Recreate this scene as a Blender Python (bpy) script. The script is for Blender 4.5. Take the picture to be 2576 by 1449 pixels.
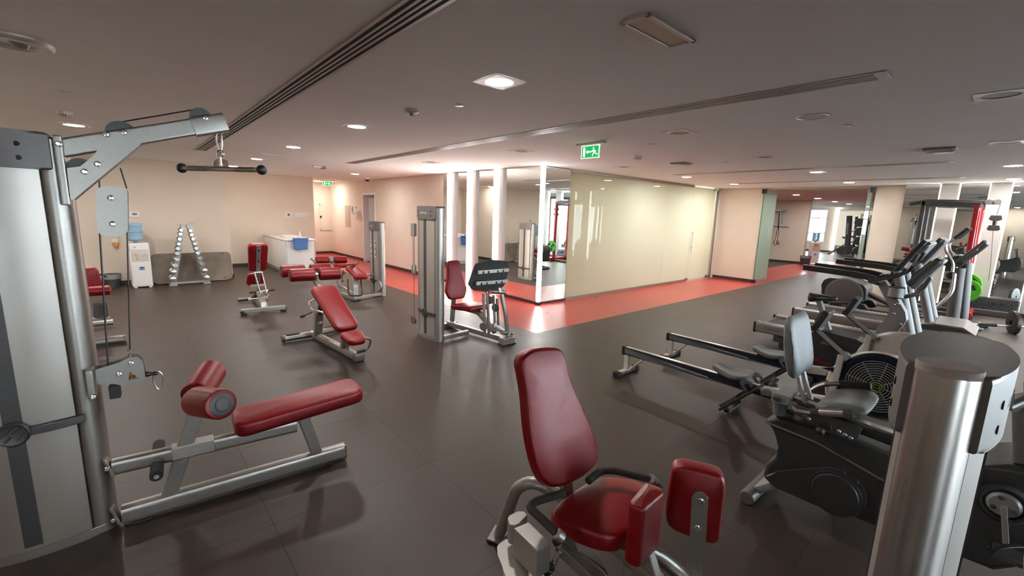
import bpy, bmesh, math, random
from mathutils import Vector, Matrix
from math import pi, sin, cos, radians
random.seed(7)
D = bpy.data
SC = bpy.context.scene
COL = SC.collection
for o in list(D.objects):
    D.objects.remove(o)

# ------------------------------------------------------------------ camera
F_PX, YAW, PITCH, ROLL, CAM_H = 1097.137, 0.848205507, 0.171043535, 0.0306687356, 1.77
_f = Vector((cos(YAW)*cos(PITCH), sin(YAW)*cos(PITCH), -sin(PITCH)))
_r0 = Vector((sin(YAW), -cos(YAW), 0)); _u0 = _r0.cross(_f)
_r = _r0*cos(ROLL)+_u0*sin(ROLL); _u = _u0*cos(ROLL)-_r0*sin(ROLL)
CAMP = Vector((0, 0, CAM_H))
cd = D.cameras.new('camera'); cam = D.objects.new('camera', cd); COL.objects.link(cam)
cd.sensor_fit = 'HORIZONTAL'; cd.sensor_width = 36; cd.lens = 36*F_PX/2576; cd.clip_start = .02; cd.clip_end = 200
cam.matrix_world = Matrix(((_r.x, _u.x, -_f.x, 0), (_r.y, _u.y, -_f.y, 0), (_r.z, _u.z, -_f.z, CAM_H), (0, 0, 0, 1)))
SC.camera = cam

def ray(x, y): return _f+_r*((x-1288)/F_PX)-_u*((y-724.5)/F_PX)
def G(x, y, z=0.):            # where a sight line meets the level z
    d = ray(x, y); return CAMP+d*((z-CAM_H)/d.z)
def PX(X, x, y):              # ... meets the upright plane X = const, as (Y, z)
    d = ray(x, y); q = CAMP+d*(X/d.x); return (q.y, q.z)
def PY(Y, x, y):
    d = ray(x, y); q = CAMP+d*(Y/d.y); return (q.x, q.z)

# ------------------------------------------------------------------ view, world, lights
SC.view_settings.view_transform = 'Standard'; SC.view_settings.look = 'None'
SC.view_settings.gamma = 1; SC.view_settings.exposure = 2.28
SC.view_settings.use_curve_mapping = False
W = D.worlds.new('world'); SC.world = W; W.use_nodes = True
bg = W.node_tree.nodes['Background']
bg.inputs[0].default_value = (.90, .96, 1.0, 1); bg.inputs[1].default_value = 5.0
SC.cycles.max_bounces = 10; SC.cycles.diffuse_bounces = 5; SC.cycles.glossy_bounces = 6; SC.cycles.transparent_max_bounces = 8
SC.cycles.sample_clamp_indirect = 6; SC.cycles.caustics_reflective = False; SC.cycles.caustics_refractive = False
LED, DOWN = 5.0, 70.0
def area(name, loc, rot, sx, sy, e, col=(1, 1, 1), portal=False):
    l = D.lights.new(name, 'AREA'); l.shape = 'RECTANGLE'; l.size = sx; l.size_y = sy; l.energy = e; l.color = col
    o = D.objects.new(name, l); COL.objects.link(o); o.location = loc; o.rotation_euler = rot
    if portal: l.cycles.is_portal = True
    return o

area('added glass backlight', (9.6, 7.7, 2.62), (0, 0, 0), 5.5, 1.6, 140, (1, .985, .94)); area('added end backlight', (12.6, 7.2, 2.62), (0, 0, 0), 1.0, 1.2, 40, (1, 1, .96))  # unseen lamps added behind the frosted glass to brighten it
# ------------------------------------------------------------------ materials
def lin(c): return tuple((v/255/12.92 if v <= 10 else ((v/255+.055)/1.055)**2.4) for v in c)+(1,)
def mat(name, rgb, rough=.5, metal=0, var=0, scale=20, bump=0, bscale=None, spec=.5, coat=0, trans=0, ior=1.45, emit=None, alpha=None, aniso=None, rvar=0):
    m = D.materials.new(name); m.use_nodes = True; nt = m.node_tree; N = nt.nodes; L = nt.links
    b = N['Principled BSDF']; c = lin(rgb)
    b.inputs['Base Color'].default_value = c; b.inputs['Roughness'].default_value = rough
    b.inputs['Metallic'].default_value = metal; b.inputs['Specular IOR Level'].default_value = spec
    b.inputs['Coat Weight'].default_value = coat; b.inputs['Coat Roughness'].default_value = .1
    b.inputs['Transmission Weight'].default_value = trans; b.inputs['IOR'].default_value = ior
    if emit: b.inputs['Emission Color'].default_value = lin(emit[0]); b.inputs['Emission Strength'].default_value = emit[1]
    if var or bump or rvar:
        tc = N.new('ShaderNodeTexCoord'); mp = N.new('ShaderNodeMapping'); L.new(tc.outputs['Object'], mp.inputs[0])
        if aniso: mp.inputs['Scale'].default_value = aniso
        nz = N.new('ShaderNodeTexNoise'); nz.inputs['Scale'].default_value = scale; nz.inputs['Detail'].default_value = 4
        L.new(mp.outputs[0], nz.inputs['Vector'])
        if var:
            rp = N.new('ShaderNodeValToRGB'); L.new(nz.outputs[0], rp.inputs[0])
            rp.color_ramp.elements[0].position = .3; rp.color_ramp.elements[1].position = .7
            rp.color_ramp.elements[0].color = tuple(v*(1-var) for v in c[:3])+(1,)
            rp.color_ramp.elements[1].color = tuple(min(1, v*(1+var)) for v in c[:3])+(1,)
            L.new(rp.outputs[0], b.inputs['Base Color'])
        if rvar:
            mr = N.new('ShaderNodeMapRange'); L.new(nz.outputs[0], mr.inputs[0])
            mr.inputs[3].default_value = rough-rvar; mr.inputs[4].default_value = rough+rvar; L.new(mr.outputs[0], b.inputs['Roughness'])
        if bump:
            n2 = N.new('ShaderNodeTexNoise'); n2.inputs['Scale'].default_value = bscale or scale; L.new(mp.outputs[0], n2.inputs['Vector'])
            bp = N.new('ShaderNodeBump'); bp.inputs['Strength'].default_value = bump; bp.inputs['Distance'].default_value = .004
            L.new(n2.outputs[0], bp.inputs['Height']); L.new(bp.outputs[0], b.inputs['Normal'])
    return m
def emat(name, rgb, s):
    m = D.materials.new(name); m.use_nodes = True; nt = m.node_tree; nt.nodes.remove(nt.nodes['Principled BSDF'])
    e = nt.nodes.new('ShaderNodeEmission'); e.inputs[0].default_value = lin(rgb); e.inputs[1].default_value = s
    nt.links.new(e.outputs[0], nt.nodes['Material Output'].inputs[0]); return m
M = dict(
 wall=mat('wall paint', (230, 217, 202), .85, var=.02, scale=3, bump=.05, bscale=180),
 ceil=mat('ceiling paint', (240, 237, 232), .9, var=.015, scale=2),
 white=mat('white lacquer', (232, 230, 228), .35, var=.01, scale=6),
 base=mat('dark skirting', (66, 54, 48), .5, var=.1, scale=8),
 red=mat('red upholstery', (146, 16, 26), .40, var=.10, scale=9, bump=.12, bscale=420, spec=.5),
 captop=mat('matte column cap', (176, 166, 162), .7, var=.06, scale=90),
 redseam=mat('red seam piping', (120, 10, 18), .5, var=.05, scale=30),
 silver=mat('silver paint', (156, 151, 145), .36, metal=.35, var=.04, scale=60, spec=.5),
 silver2=mat('pale silver panel', (176, 172, 166), .42, metal=.3, var=.03, scale=5),
 shroud=mat('satin shroud panel', (174, 167, 159), .38, metal=.25, var=.06, scale=2.2, aniso=(1, 1, .5)),
 brushed=mat('brushed aluminium', (186, 181, 176), .28, metal=.85, var=.05, scale=8, aniso=(14, 14, .6)),
 cap=mat('grey plastic cap', (108, 103, 101), .45, var=.04, scale=30, bump=.05, bscale=300),
 chrome=mat('chrome', (220, 218, 215), .12, metal=1, var=.02, scale=10),
 steel=mat('worn steel', (186, 182, 178), .25, metal=.9, var=.06, scale=30),
 black=mat('black plastic', (34, 33, 33), .45, var=.1, scale=40, bump=.04, bscale=200),
 bike=mat('charcoal moulded plastic', (52, 52, 53), .42, var=.08, scale=30, bump=.06, bscale=400),
 rubber=mat('black rubber', (28, 27, 27), .7, var=.12, scale=60, bump=.1, bscale=200),
 foam=mat('dark foam grip', (62, 60, 59), .8, var=.1, scale=90, bump=.15, bscale=300),
 grey=mat('grey moulded plastic', (112, 115, 117), .48, var=.05, scale=25, bump=.05, bscale=300),
 lgrey=mat('light grey plastic', (150, 152, 153), .4, var=.04, scale=25),
 cream=mat('pale grey housing', (205, 200, 192), .38, var=.03, scale=12),
 navy=mat('navy plastic', (26, 31, 44), .28, var=.08, scale=14),
 rack=mat('dark grey powder coat', (72, 70, 70), .45, var=.06, scale=40),
 redpaint=mat('red powder coat', (176, 18, 24), .35, var=.06, scale=30),
 green=mat('green rubber', (92, 196, 40), .5, var=.06, scale=30),
 blue=mat('blue plastic', (70, 112, 176), .45, var=.05, scale=20),
 water=mat('blue bottle', (168, 206, 232), .15, var=.03, scale=6, trans=.25, ior=1.2),
 board=mat('worn grey board', (128, 116, 104), .6, var=.28, scale=3.2, bump=.04, bscale=60),
 mirror=mat('mirror glass', (232, 236, 232), .0, metal=1, var=.004, scale=1),
 led=emat('led diffuser', (255, 252, 246), LED),
 lamp=emat('downlight diffuser', (255, 252, 247), DOWN),
 dark=mat('dark slot', (30, 28, 27), .8, var=.1, scale=10),
 lines=mat('printed ink', (60, 60, 64), .6, var=.05, scale=50),
 paper=mat('paper', (224, 222, 216), .7, var=.02, scale=10),
 orange=mat('orange plastic', (236, 150, 50), .4, var=.05, scale=10),
 yellow=mat('yellow sticker', (242, 186, 58), .4, var=.03, scale=10),
 logo_blue=mat('blue ink', (40, 84, 170), .4, var=.03, scale=10),
 lime=mat('lime emblem', (176, 196, 70), .35, var=.04, scale=20),
 logored=mat('red print', (200, 20, 34), .4, var=.03, scale=10),
 palelogo=mat('pale lettering', (214, 212, 210), .35, var=.02, scale=10),
 exit=mat('exit green', (22, 140, 78), .4, var=.02, scale=8, emit=((30, 170, 95), .22)),
 exitw=mat('exit pictogram', (236, 240, 225), .4, var=.01, scale=8, emit=((230, 245, 220), .35)),
 led_red=mat('red lettering', (196, 30, 40), .4, var=.02, scale=8, emit=((255, 40, 50), .4)),
 glassfin=mat('pale green glass', (206, 224, 212), .08, var=.01, scale=2, trans=.06, ior=1.3),
 tint=mat('green glass edge', (120, 165, 140), .1, var=.02, scale=5, trans=.3),
)
def floor_mat(name, rgb, speck, rough, ns=260, var=.10, rv=.05):
    m = mat(name, rgb, rough, var=var, scale=3.5, bump=.10, bscale=500, rvar=rv)
    nt = m.node_tree; N = nt.nodes; L = nt.links; b = N['Principled BSDF']
    src = b.inputs['Base Color'].links[0].from_socket
    tc = N.new('ShaderNodeTexCoord'); v = N.new('ShaderNodeTexVoronoi'); v.inputs['Scale'].default_value = ns
    g = N.new('ShaderNodeNewGeometry'); L.new(g.outputs['Position'], v.inputs['Vector'])
    nz = next(n for n in N if n.type == 'TEX_NOISE'); L.new(g.outputs['Position'], nz.inputs['Vector'])
    sep = N.new('ShaderNodeSeparateColor'); L.new(v.outputs['Color'], sep.inputs[0])
    gt = N.new('ShaderNodeMath'); gt.operation = 'GREATER_THAN'; gt.inputs[1].default_value = .972; L.new(sep.outputs[0], gt.inputs[0])
    mx = N.new('ShaderNodeMix'); mx.data_type = 'RGBA'; L.new(gt.outputs[0], mx.inputs[0]); L.new(src, mx.inputs[6]); mx.inputs[7].default_value = lin(speck)
    oi = N.new('ShaderNodeObjectInfo'); mr = N.new('ShaderNodeMapRange'); L.new(oi.outputs['Random'], mr.inputs[0]); mr.inputs[3].default_value = .95; mr.inputs[4].default_value = 1.05
    hs = N.new('ShaderNodeHueSaturation'); L.new(mr.outputs[0], hs.inputs['Value']); L.new(mx.outputs[2], hs.inputs['Color'])
    L.new(hs.outputs[0], b.inputs['Base Color']); b.inputs['Specular IOR Level'].default_value = .5
    return m
M['floor'] = floor_mat('speckled rubber floor', (60, 50, 43), (112, 38, 36), .44)
M['redfloor'] = floor_mat('red rubber floor', (190, 70, 63), (176, 56, 51), .28, var=.03, rv=.015)
# back-painted, softly translucent glass
def frost(name, rgb, tr):
    m = mat(name, rgb, .0, var=.01, scale=1.2, spec=.22); nt = m.node_tree; N = nt.nodes; L = nt.links
    b = N['Principled BSDF']; t = N.new('ShaderNodeBsdfTranslucent'); t.inputs[0].default_value = lin((232, 232, 220))
    mx = N.new('ShaderNodeMixShader'); mx.inputs[0].default_value = tr
    L.new(b.outputs[0], mx.inputs[1]); L.new(t.outputs[0], mx.inputs[2]); L.new(mx.outputs[0], N['Material Output'].inputs[0]); return m
M['glassfin'] = frost('pale green glass leaf', (204, 224, 212), .45)
M['frost'] = frost('frosted glass', (206, 208, 194), .3)

# ------------------------------------------------------------------ building kit
def rpoly(pts, r, n=4):
    out = []; k = len(pts)
    for i in range(k):
        p0, p1, p2 = Vector(pts[i-1][:2]), Vector(pts[i][:2]), Vector(pts[(i+1) % k][:2])
        rr = pts[i][2] if len(pts[i]) > 2 else r
        a, b = (p0-p1), (p2-p1); la, lb = a.length, b.length
        if rr <= 0 or la < 1e-6 or lb < 1e-6: out.append(tuple(p1)); continue
        a /= la; b /= lb; ang = a.angle(b)
        if ang > 3.1: out.append(tuple(p1)); continue
        d = min(rr/math.tan(ang/2), la*.48, lb*.48); rr2 = d*math.tan(ang/2)
        c = p1+(a+b).normalized()*(rr2/sin(ang/2)); s, e = p1+a*d-c, p1+b*d-c
        t = math.atan2(s.x*e.y-s.y*e.x, s.dot(e)); a0 = math.atan2(s.y, s.x)
        for j in range(n+1):
            w = a0+t*j/n; out.append((c.x+rr2*cos(w), c.y+rr2*sin(w)))
    return out
def rpath(pts, r, n=4):
    pts = [Vector(p) for p in pts]
    if r <= 0 or len(pts) < 3: return pts
    out = [pts[0]]
    for i in range(1, len(pts)-1):
        a, b = pts[i-1]-pts[i], pts[i+1]-pts[i]; la, lb = a.length, b.length; a /= la; b /= lb
        d = min(r, la*.49, lb*.49)
        p0, p2 = pts[i]+a*d, pts[i]+b*d
        for j in range(n+1):
            t = j/n; out.append(p0*(1-t)**2+pts[i]*2*t*(1-t)+p2*t*t)
    out.append(pts[-1]); return out
CIRC = {}
def circ(n, r=1, r2=None):
    return [(r*cos(2*pi*i/n), (r2 or r)*sin(2*pi*i/n)) for i in range(n)]
INV = {}
class B:
    def __init__(s, Mx=None): s.bm = bmesh.new(); s.Mx = Mx
    def _bev(s, geo, w, seg=2):
        if w > 0: bmesh.ops.bevel(s.bm, geom=geo, offset=w, segments=seg, profile=.5, affect='EDGES', clamp_overlap=True)
    def box(s, c, d, rz=0, bev=0, R=None, seg=2):
        vs = bmesh.ops.create_cube(s.bm, size=1)['verts']
        R = R or Matrix.Rotation(rz, 4, 'Z')
        for v in vs: v.co = R @ Vector((v.co.x*d[0], v.co.y*d[1], v.co.z*d[2]))+Vector(c)
        if bev: s._bev(list({e for v in vs for e in v.link_edges}), min(bev, min(d)*.49), seg)
        return s
    def bb(s, x0, x1, y0, y1, z0, z1, bev=0):
        return s.box(((x0+x1)/2, (y0+y1)/2, (z0+z1)/2), (abs(x1-x0), abs(y1-y0), abs(z1-z0)), bev=bev)
    def sweep(s, prof, pts, up=(0, 0, 1), closed=False, caps=True, scale=None):
        pts = [Vector(p) for p in pts]; n = len(pts); rings = []; up = Vector(up)
        tang = []
        for i in range(n):
            if closed: t = pts[(i+1) % n]-pts[i-1]
            else: t = pts[min(i+1, n-1)]-pts[max(i-1, 0)]
            tang.append(t.normalized())
        u = up if abs(tang[0].dot(up)) < .97 else Vector((1, 0, 0))
        for i in range(n):
            t = tang[i]
            if i and not s.fixed: u = prev_b
            side = t.cross(u)
            if side.length < 1e-4: side = t.orthogonal()
            side.normalize(); b = side.cross(t).normalized(); prev_b = b
            k = scale[i] if scale else 1
            rings.append([s.bm.verts.new(pts[i]+side*(p[0]*k)+b*(p[1]*k)) for p in prof])
        m = len(prof)
        for i in range(n if closed else n-1):
            A, Bq = rings[i], rings[(i+1) % n]
            for j in range(m): s.bm.faces.new((A[j], A[(j+1) % m], Bq[(j+1) % m], Bq[j]))
        if caps and not closed:
            s.bm.faces.new(rings[0][::-1]); s.bm.faces.new(rings[-1])
        return s
    fixed = False
    def tube(s, pts, r, bend=0, n=10, closed=False, nb=4):
        return s.sweep(circ(n, r), rpath(pts, bend, nb), closed=closed)
    def bar(s, pts, w, h, bend=0, up=(0, 0, 1), rad=None, nb=4):
        p = rpoly([(-w/2, -h/2), (w/2, -h/2), (w/2, h/2), (-w/2, h/2)], rad if rad is not None else min(w, h)*.22, 2)
        s.fixed = True; s.sweep(p, rpath(pts, bend, nb), up=up); s.fixed = False; return s
    def oval(s, pts, w, h, bend=0, up=(0, 0, 1), n=16):
        s.fixed = True; s.sweep(circ(n, w/2, h/2), rpath(pts, bend), up=up); s.fixed = False; return s
    def cyl(s, p0, p1, r, r2=None, n=18, bev=0):
        p0, p1 = Vector(p0), Vector(p1); d = p1-p0; L = d.length; q = d.to_track_quat('Z', 'Y').to_matrix().to_4x4()
        q.translation = (p0+p1)/2
        g = bmesh.ops.create_cone(s.bm, cap_ends=True, cap_tris=False, segments=n, radius1=r, radius2=r if r2 is None else r2, depth=L, matrix=q)
        if bev:
            es = [e for v in g['verts'] for e in v.link_edges if any(len(f.verts) > 4 for f in e.link_faces)]
            s._bev(list(set(es)), bev, 3)
        return s
    def prism(s, poly, o, u, v, t, bev=0, seg=3, both=True):
        o, u, v = Vector(o), Vector(u).normalized(), Vector(v).normalized(); nrm = u.cross(v).normalized()
        lo = [s.bm.verts.new(o+u*p[0]+v*p[1]-nrm*t/2) for p in poly]; hi = [s.bm.verts.new(o+u*p[0]+v*p[1]+nrm*t/2) for p in poly]
        f0 = s.bm.faces.new(lo[::-1]); f1 = s.bm.faces.new(hi); n = len(poly)
        for i in range(n): s.bm.faces.new((lo[i], lo[(i+1) % n], hi[(i+1) % n], hi[i]))
        if bev:
            es = list(f1.edges)+(list(f0.edges) if both else [])
            s._bev(es, bev, seg)
        return s
    def lathe(s, prof, o, ax=(0, 0, 1), n=24):
        q = Vector(ax).to_track_quat('Z', 'Y').to_matrix(); o = Vector(o); rings = []
        for r, z in prof:
            if r < 1e-5: rings.append([s.bm.verts.new(o+q @ Vector((0, 0, z)))])
            else: rings.append([s.bm.verts.new(o+q @ Vector((r*cos(2*pi*i/n), r*sin(2*pi*i/n), z))) for i in range(n)])
        for a, b in zip(rings, rings[1:]):
            for i in range(n):
                j = (i+1) % n; vs = [a[i % len(a)], a[j % len(a)], b[j % len(b)], b[i % len(b)]]
                vs = list(dict.fromkeys(vs))
                if len(vs) > 2: s.bm.faces.new(vs)
        return s
    def ball(s, c, r, sc=(1, 1, 1), n=14):
        vs = bmesh.ops.create_uvsphere(s.bm, u_segments=n, v_segments=n//2+1, radius=r)['verts']
        for v in vs: v.co = Vector((v.co.x*sc[0], v.co.y*sc[1], v.co.z*sc[2]))+Vector(c)
        return s
    def ring(s, c, ax, R, r, n=28, m=8):
        q = Vector(ax).to_track_quat('Z', 'Y').to_matrix(); c = Vector(c)
        return s.sweep(circ(m, r), [c+q @ Vector((R*cos(2*pi*i/n), R*sin(2*pi*i/n), 0)) for i in range(n)], up=ax, closed=True)
    def loft(s, rings, caps=True):
        R = [[s.bm.verts.new(p) for p in r] for r in rings]; m = len(R[0])
        for a, b in zip(R, R[1:]):
            for j in range(m): s.bm.faces.new((a[j], a[(j+1) % m], b[(j+1) % m], b[j]))
        if caps: s.bm.faces.new(R[0][::-1]); s.bm.faces.new(R[-1])
        return s
    def mesh(s, name, m, ang=38, inv=None):
        bmesh.ops.recalc_face_normals(s.bm, faces=s.bm.faces)
        if s.Mx: s.bm.transform(s.Mx)
        if inv: s.bm.transform(inv)
        me = D.meshes.new(name); s.bm.to_mesh(me); s.bm.free(); me.materials.append(M[m] if isinstance(m, str) else m)
        for p in me.polygons: p.use_smooth = True
        me.set_sharp_from_angle(angle=radians(ang)); return me
    def part(s, name, m, parent, ang=38, label=None, kind=None, sub=0):
        o = D.objects.new(name, s.mesh(name, m, ang, INV.get(parent.name))); COL.objects.link(o); o.parent = parent
        if parent.name in INV: INV[o.name] = INV[parent.name]
        if label: o['label'] = label
        if kind: o['kind'] = kind
        if ang == 38 and len(o.data.polygons) > 5 and not sub:
            w = o.modifiers.new('normals', 'WEIGHTED_NORMAL'); w.keep_sharp = True; w.weight = 80
        if sub:
            md = o.modifiers.new('smooth', 'SUBSURF'); md.levels = sub; md.render_levels = sub
        return o
    def top(s, name, m, label=None, cat=None, loc=(0, 0, 0), group=None, kind=None, ang=38):
        inv = Matrix.Translation(-Vector(loc))
        o = D.objects.new(name, s.mesh(name, m, ang, inv)); COL.objects.link(o); o.location = loc; INV[o.name] = inv
        for k, v in (('label', label), ('category', cat), ('group', group), ('kind', kind)):
            if v: o[k] = v
        return o
def thing(name, label, cat, loc=(0, 0, 0), group=None, rz=0, local=False):
    o = D.objects.new(name, None); COL.objects.link(o); o.location = loc; o.rotation_euler = (0, 0, rz); o.empty_display_size = .1
    o['label'] = label; o['category'] = cat
    if group: o['group'] = group
    if not local: INV[o.name] = (Matrix.Translation(Vector(loc)) @ Matrix.Rotation(rz, 4, 'Z')).inverted()
    return o
KIDS = {}
def dup(o, loc=None, rz=None, label=None, parent=None):
    c = o.copy(); COL.objects.link(c)
    if parent: c.parent = parent
    if loc is not None: c.location = loc
    if rz is not None: c.rotation_euler = (0, 0, rz)
    if label: c['label'] = label
    if not KIDS:
        pass
    for k in [x for x in D.objects if x.parent == o]: dup(k, parent=c)
    return c
def struct(b, name, m, ang=38): return b.top(name, m, kind='structure', ang=ang)
def text(s, name, m, parent, o, u, v, size, depth=.002, sx=1):
    cu = D.curves.new('t', 'FONT'); cu.body = s; cu.size = size; cu.align_x = 'CENTER'; cu.align_y = 'CENTER'; cu.extrude = depth; cu.resolution_u = 2
    ob = D.objects.new('t', cu); COL.objects.link(ob)
    me = D.meshes.new_from_object(ob.evaluated_get(bpy.context.evaluated_depsgraph_get())); D.objects.remove(ob)
    u = Vector(u).normalized(); v = Vector(v); v = (v-u*v.dot(u)).normalized(); n = u.cross(v)
    me.transform(Matrix.Translation(Vector(o)) @ Matrix(((u.x*sx, v.x, n.x, 0), (u.y*sx, v.y, n.y, 0), (u.z*sx, v.z, n.z, 0), (0, 0, 0, 1))))
    if parent.name in INV: me.transform(INV[parent.name])
    me.name = name; me.materials.clear(); me.materials.append(M[m]); ob = D.objects.new(name, me); COL.objects.link(ob); ob.parent = parent
    return ob
# ================================================================== ROOM
CZ = 2.66
X0, Y0, X1 = -3.5, -4.2, 13.39      # left side, window side, far wall
fl = struct(B().bb(X0, 34, Y0, 18, -.2, -.014), 'floor', 'dark')
# rubber tiles: one metre squares with hairline joints, a red walkway set into them
def red(x, y): return (x >= 4.47 and x < 24 and 4.5 <= y <= 5.97) or (4.47 <= x <= 5.95 and 4.5 <= y <= 17.4)
xs = [-3.53+i for i in range(9)]+[4.47+.998*i for i in range(0, 19)]
ys = [-4.5+i for i in range(10)]
tiles = []
def tile(x0, x1, y0, y1, m): tiles.append((x0, x1, y0, y1, m))
gx = [-3.53+i for i in range(8)]+[4.47]
for a, b in zip(gx, gx[1:]):
    for j in range(22): tile(a, b, -4.5+j, -3.5+j, 'floor')
gx = [4.47+.99*i for i in range(10)]
for a, b in zip(gx, gx[1:]):
    for j in range(9): tile(a, b, -4.5+j, -3.5+j, 'floor')
def vis(x, y):
    d = Vector((x, y, -CAM_H)); z = d.dot(_f)
    return z > .4 and abs(d.dot(_r)/z*F_PX) < 1420
near = sorted([t for t in tiles], key=lambda t: (not vis((t[0]+t[1])/2, (t[2]+t[3])/2), math.hypot(t[0]+t[1], t[2]+t[3])))
CH = {}
def lay(t, g=.0007):
    x0, x1, y0, y1, m = t; k = (round(x1-x0, 3), round(y1-y0, 3), m)
    if k not in CH: CH[k] = B().bb(-(x1-x0)/2+g, (x1-x0)/2-g, -(y1-y0)/2+g, (y1-y0)/2-g, -.012, 0).mesh('rubber_tile', m)
    o = D.objects.new('rubber_tile' if m == 'floor' else 'red_rubber_tile', CH[k]); COL.objects.link(o); o.location = ((x0+x1)/2, (y0+y1)/2, 0); o.parent = fl
for t in near[:230]: lay(t)
rest = B()
for t in near[230:]: rest.bb(t[0]+.0007, t[1]-.0007, t[2]+.0007, t[3]-.0007, -.012, 0)
rest.bb(13.38, 33.9, -4, 4.498, -.012, 0); rest.bb(24.0, 33.9, 4.5, 12, -.012, 0); rest.bb(13.38, 24, 5.972, 12, -.012, 0)
rest.part('rubber_flooring', 'floor', fl, kind='stuff')
for j in range(9): lay((4.47, 5.95, 4.5+1.44*j, 4.5+1.44*(j+1), 'redfloor'))
for i in range(13): lay((5.95+1.39*i, 5.95+1.39*(i+1), 4.5, 5.97, 'redfloor'))
struct(B().bb(X0, 34, Y0, 18, CZ, CZ+.15), 'ceiling', 'ceil')
# walls
T = .2
struct(B().bb(X0-T, X0, Y0, 12.4, 0, CZ), 'wall_left', 'wall')
struct(B().bb(X0-T, 1.84, 12.4, 14.9, 0, CZ), 'wall_back_left', 'wall')
struct(B().bb(1.84, 4.47, 14.6, 17.6, 0, CZ), 'wall_back', 'wall')
struct(B().bb(4.47, 6.15, 17.4, 17.6, 0, CZ), 'wall_corridor_end', 'wall')
wc = B().bb(5.95, 6.15, 9.42, 13.40, 0, CZ).bb(5.95, 6.15, 14.30, 17.6, 0, CZ).bb(5.95, 6.15, 13.40, 14.30, 2.2, CZ)
struct(wc, 'wall_corridor_right', 'wall')
struct(B().bb(6.0, 6.15, 6.03, 9.42, 0, CZ), 'wall_mirror_backing', 'wall')
struct(B().bb(6.15, 13.6, 9.3, 9.42, 0, CZ), 'wall_studio_back', 'wall')
struct(B().bb(13.39, 13.6, 4.75, 9.3, 0, CZ), 'wall_far_left', 'wall')
struct(B().bb(13.39, 13.6, Y0, 2.3, 0, CZ), 'wall_far_right', 'wall')
struct(B().bb(13.39, 13.6, 2.3, 4.75, 2.62, CZ), 'trim_1', 'wall')
# window side, out of the frame behind the cardio machines
wf = B().bb(X0-T, 13.6, Y0-T, Y0, 0, .1).bb(X0-T, 13.6, Y0-T, Y0, 2.6, CZ)  # low sill and high head shaped to throw more daylight on the ceiling
WS = ((-2.9, -1.6), (.8, 3.3), (3.7, 6.6), (7.0, 9.9), (10.3, 13.2))  # unseen openings; the first two added as fill from behind the camera
for a, b in ((X0-T, -2.9), (-1.6, .8), (3.3, 3.7), (6.6, 7.0), (9.9, 10.3), (13.2, 13.6)): wf.bb(a, b, Y0-T, Y0, .1, 2.6)
struct(wf, 'wall_front', 'wall')
# far room
struct(B().bb(21.4, 21.7, 5.75, 11.8, 0, CZ), 'wall_far_room', 'wall')
struct(B().bb(13.6, 21.4, 11.8, 12.0, 0, CZ), 'wall_far_room_side', 'wall')
struct(B().bb(21.7, 24.0, 6.42, 6.6, 0, CZ), 'wall_far_room_inner', 'wall')
struct(B().bb(13.6, 33, Y0-T, Y0, 0, CZ), 'wall_far_room_front', 'wall')
wfar = B().bb(32, 32.2, -4, 7.6, 0, CZ).bb(32, 32.2, 7.6, 12, 0, .55).bb(32, 32.2, 7.6, 12, 2.55, CZ).bb(32, 32.2, 9.4, 12, .5, CZ)
struct(wfar, 'wall_far_end', 'wall')
struct(B().bb(26.5, 33, 11.8, 12, 0, CZ), 'wall_far_end_side', 'wall')
w = struct(B().bb(32.02, 32.1, 7.6, 9.4, .55, .62).bb(32.02, 32.1, 7.6, 9.4, 2.48, 2.55).bb(32.02, 32.1, 7.6, 7.65, .62, 2.48).bb(32.02, 32.1, 9.35, 9.4, .62, 2.48).bb(32.02, 32.1, 7.6, 9.4, 1.98, 2.04).bb(32.02, 32.1, 7.6, 9.4, 1.08, 1.14).bb(32.02, 32.1, 8.62, 8.68, .6, 2.5), 'window_1', 'white')
def sky_pane(b, par): b.part('pane', mat('window glass', (235, 245, 250), 0, var=.001, scale=1, trans=1, ior=1.02), par)
sky_pane(B().bb(32.05, 32.07, 7.62, 9.38, .57, 2.53), w)
for i, (a, b) in enumerate(WS):
    q = B()
    for x in (a, (a+b)/2-.03, b-.06): q.bb(x, x+.06, Y0-.12, Y0-.05, .1, 2.6)
    q.bb(a, b, Y0-.12, Y0-.05, .1, .16).bb(a, b, Y0-.12, Y0-.05, 2.54, 2.6)
    w2 = struct(q, 'window_%d' % (i+2), 'white'); sky_pane(B().bb(a+.02, b-.02, Y0-.095, Y0-.08, 0.12, 2.58), w2)
    area('window light', ((a+b)/2, Y0-.02, 1.35), (radians(90), 0, 0), b-a, 2.5, 0, portal=True)
area('far window light', (31.95, 8.5, 1.55), (0, radians(90), 0), 1.9, 1.8, 0, portal=True)
# baseboards
bz = .085
struct(B().bb(X0, 1.855, 12.385, 12.40, 0, bz).bb(1.84, 1.855, 12.385, 14.6, 0, bz).bb(1.84, 4.47, 14.585, 14.6, 0, bz), 'baseboard_back', 'base')
struct(B().bb(4.47, 5.95, 17.385, 17.4, 0, bz).bb(5.935, 5.95, 14.36, 17.4, 0, bz).bb(5.935, 5.95, 9.42, 13.34, 0, bz).bb(4.47, 4.485, 14.6, 17.4, 0, bz), 'baseboard_corridor', 'base')
struct(B().bb(13.375, 13.39, 4.75, 5.9, 0, bz), 'baseboard_far', 'base')
struct(B().bb(21.385, 21.4, 5.75, 11.8, 0, bz).bb(31.985, 32, -4, 9, 0, bz), 'baseboard_far_room', 'base')
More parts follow.
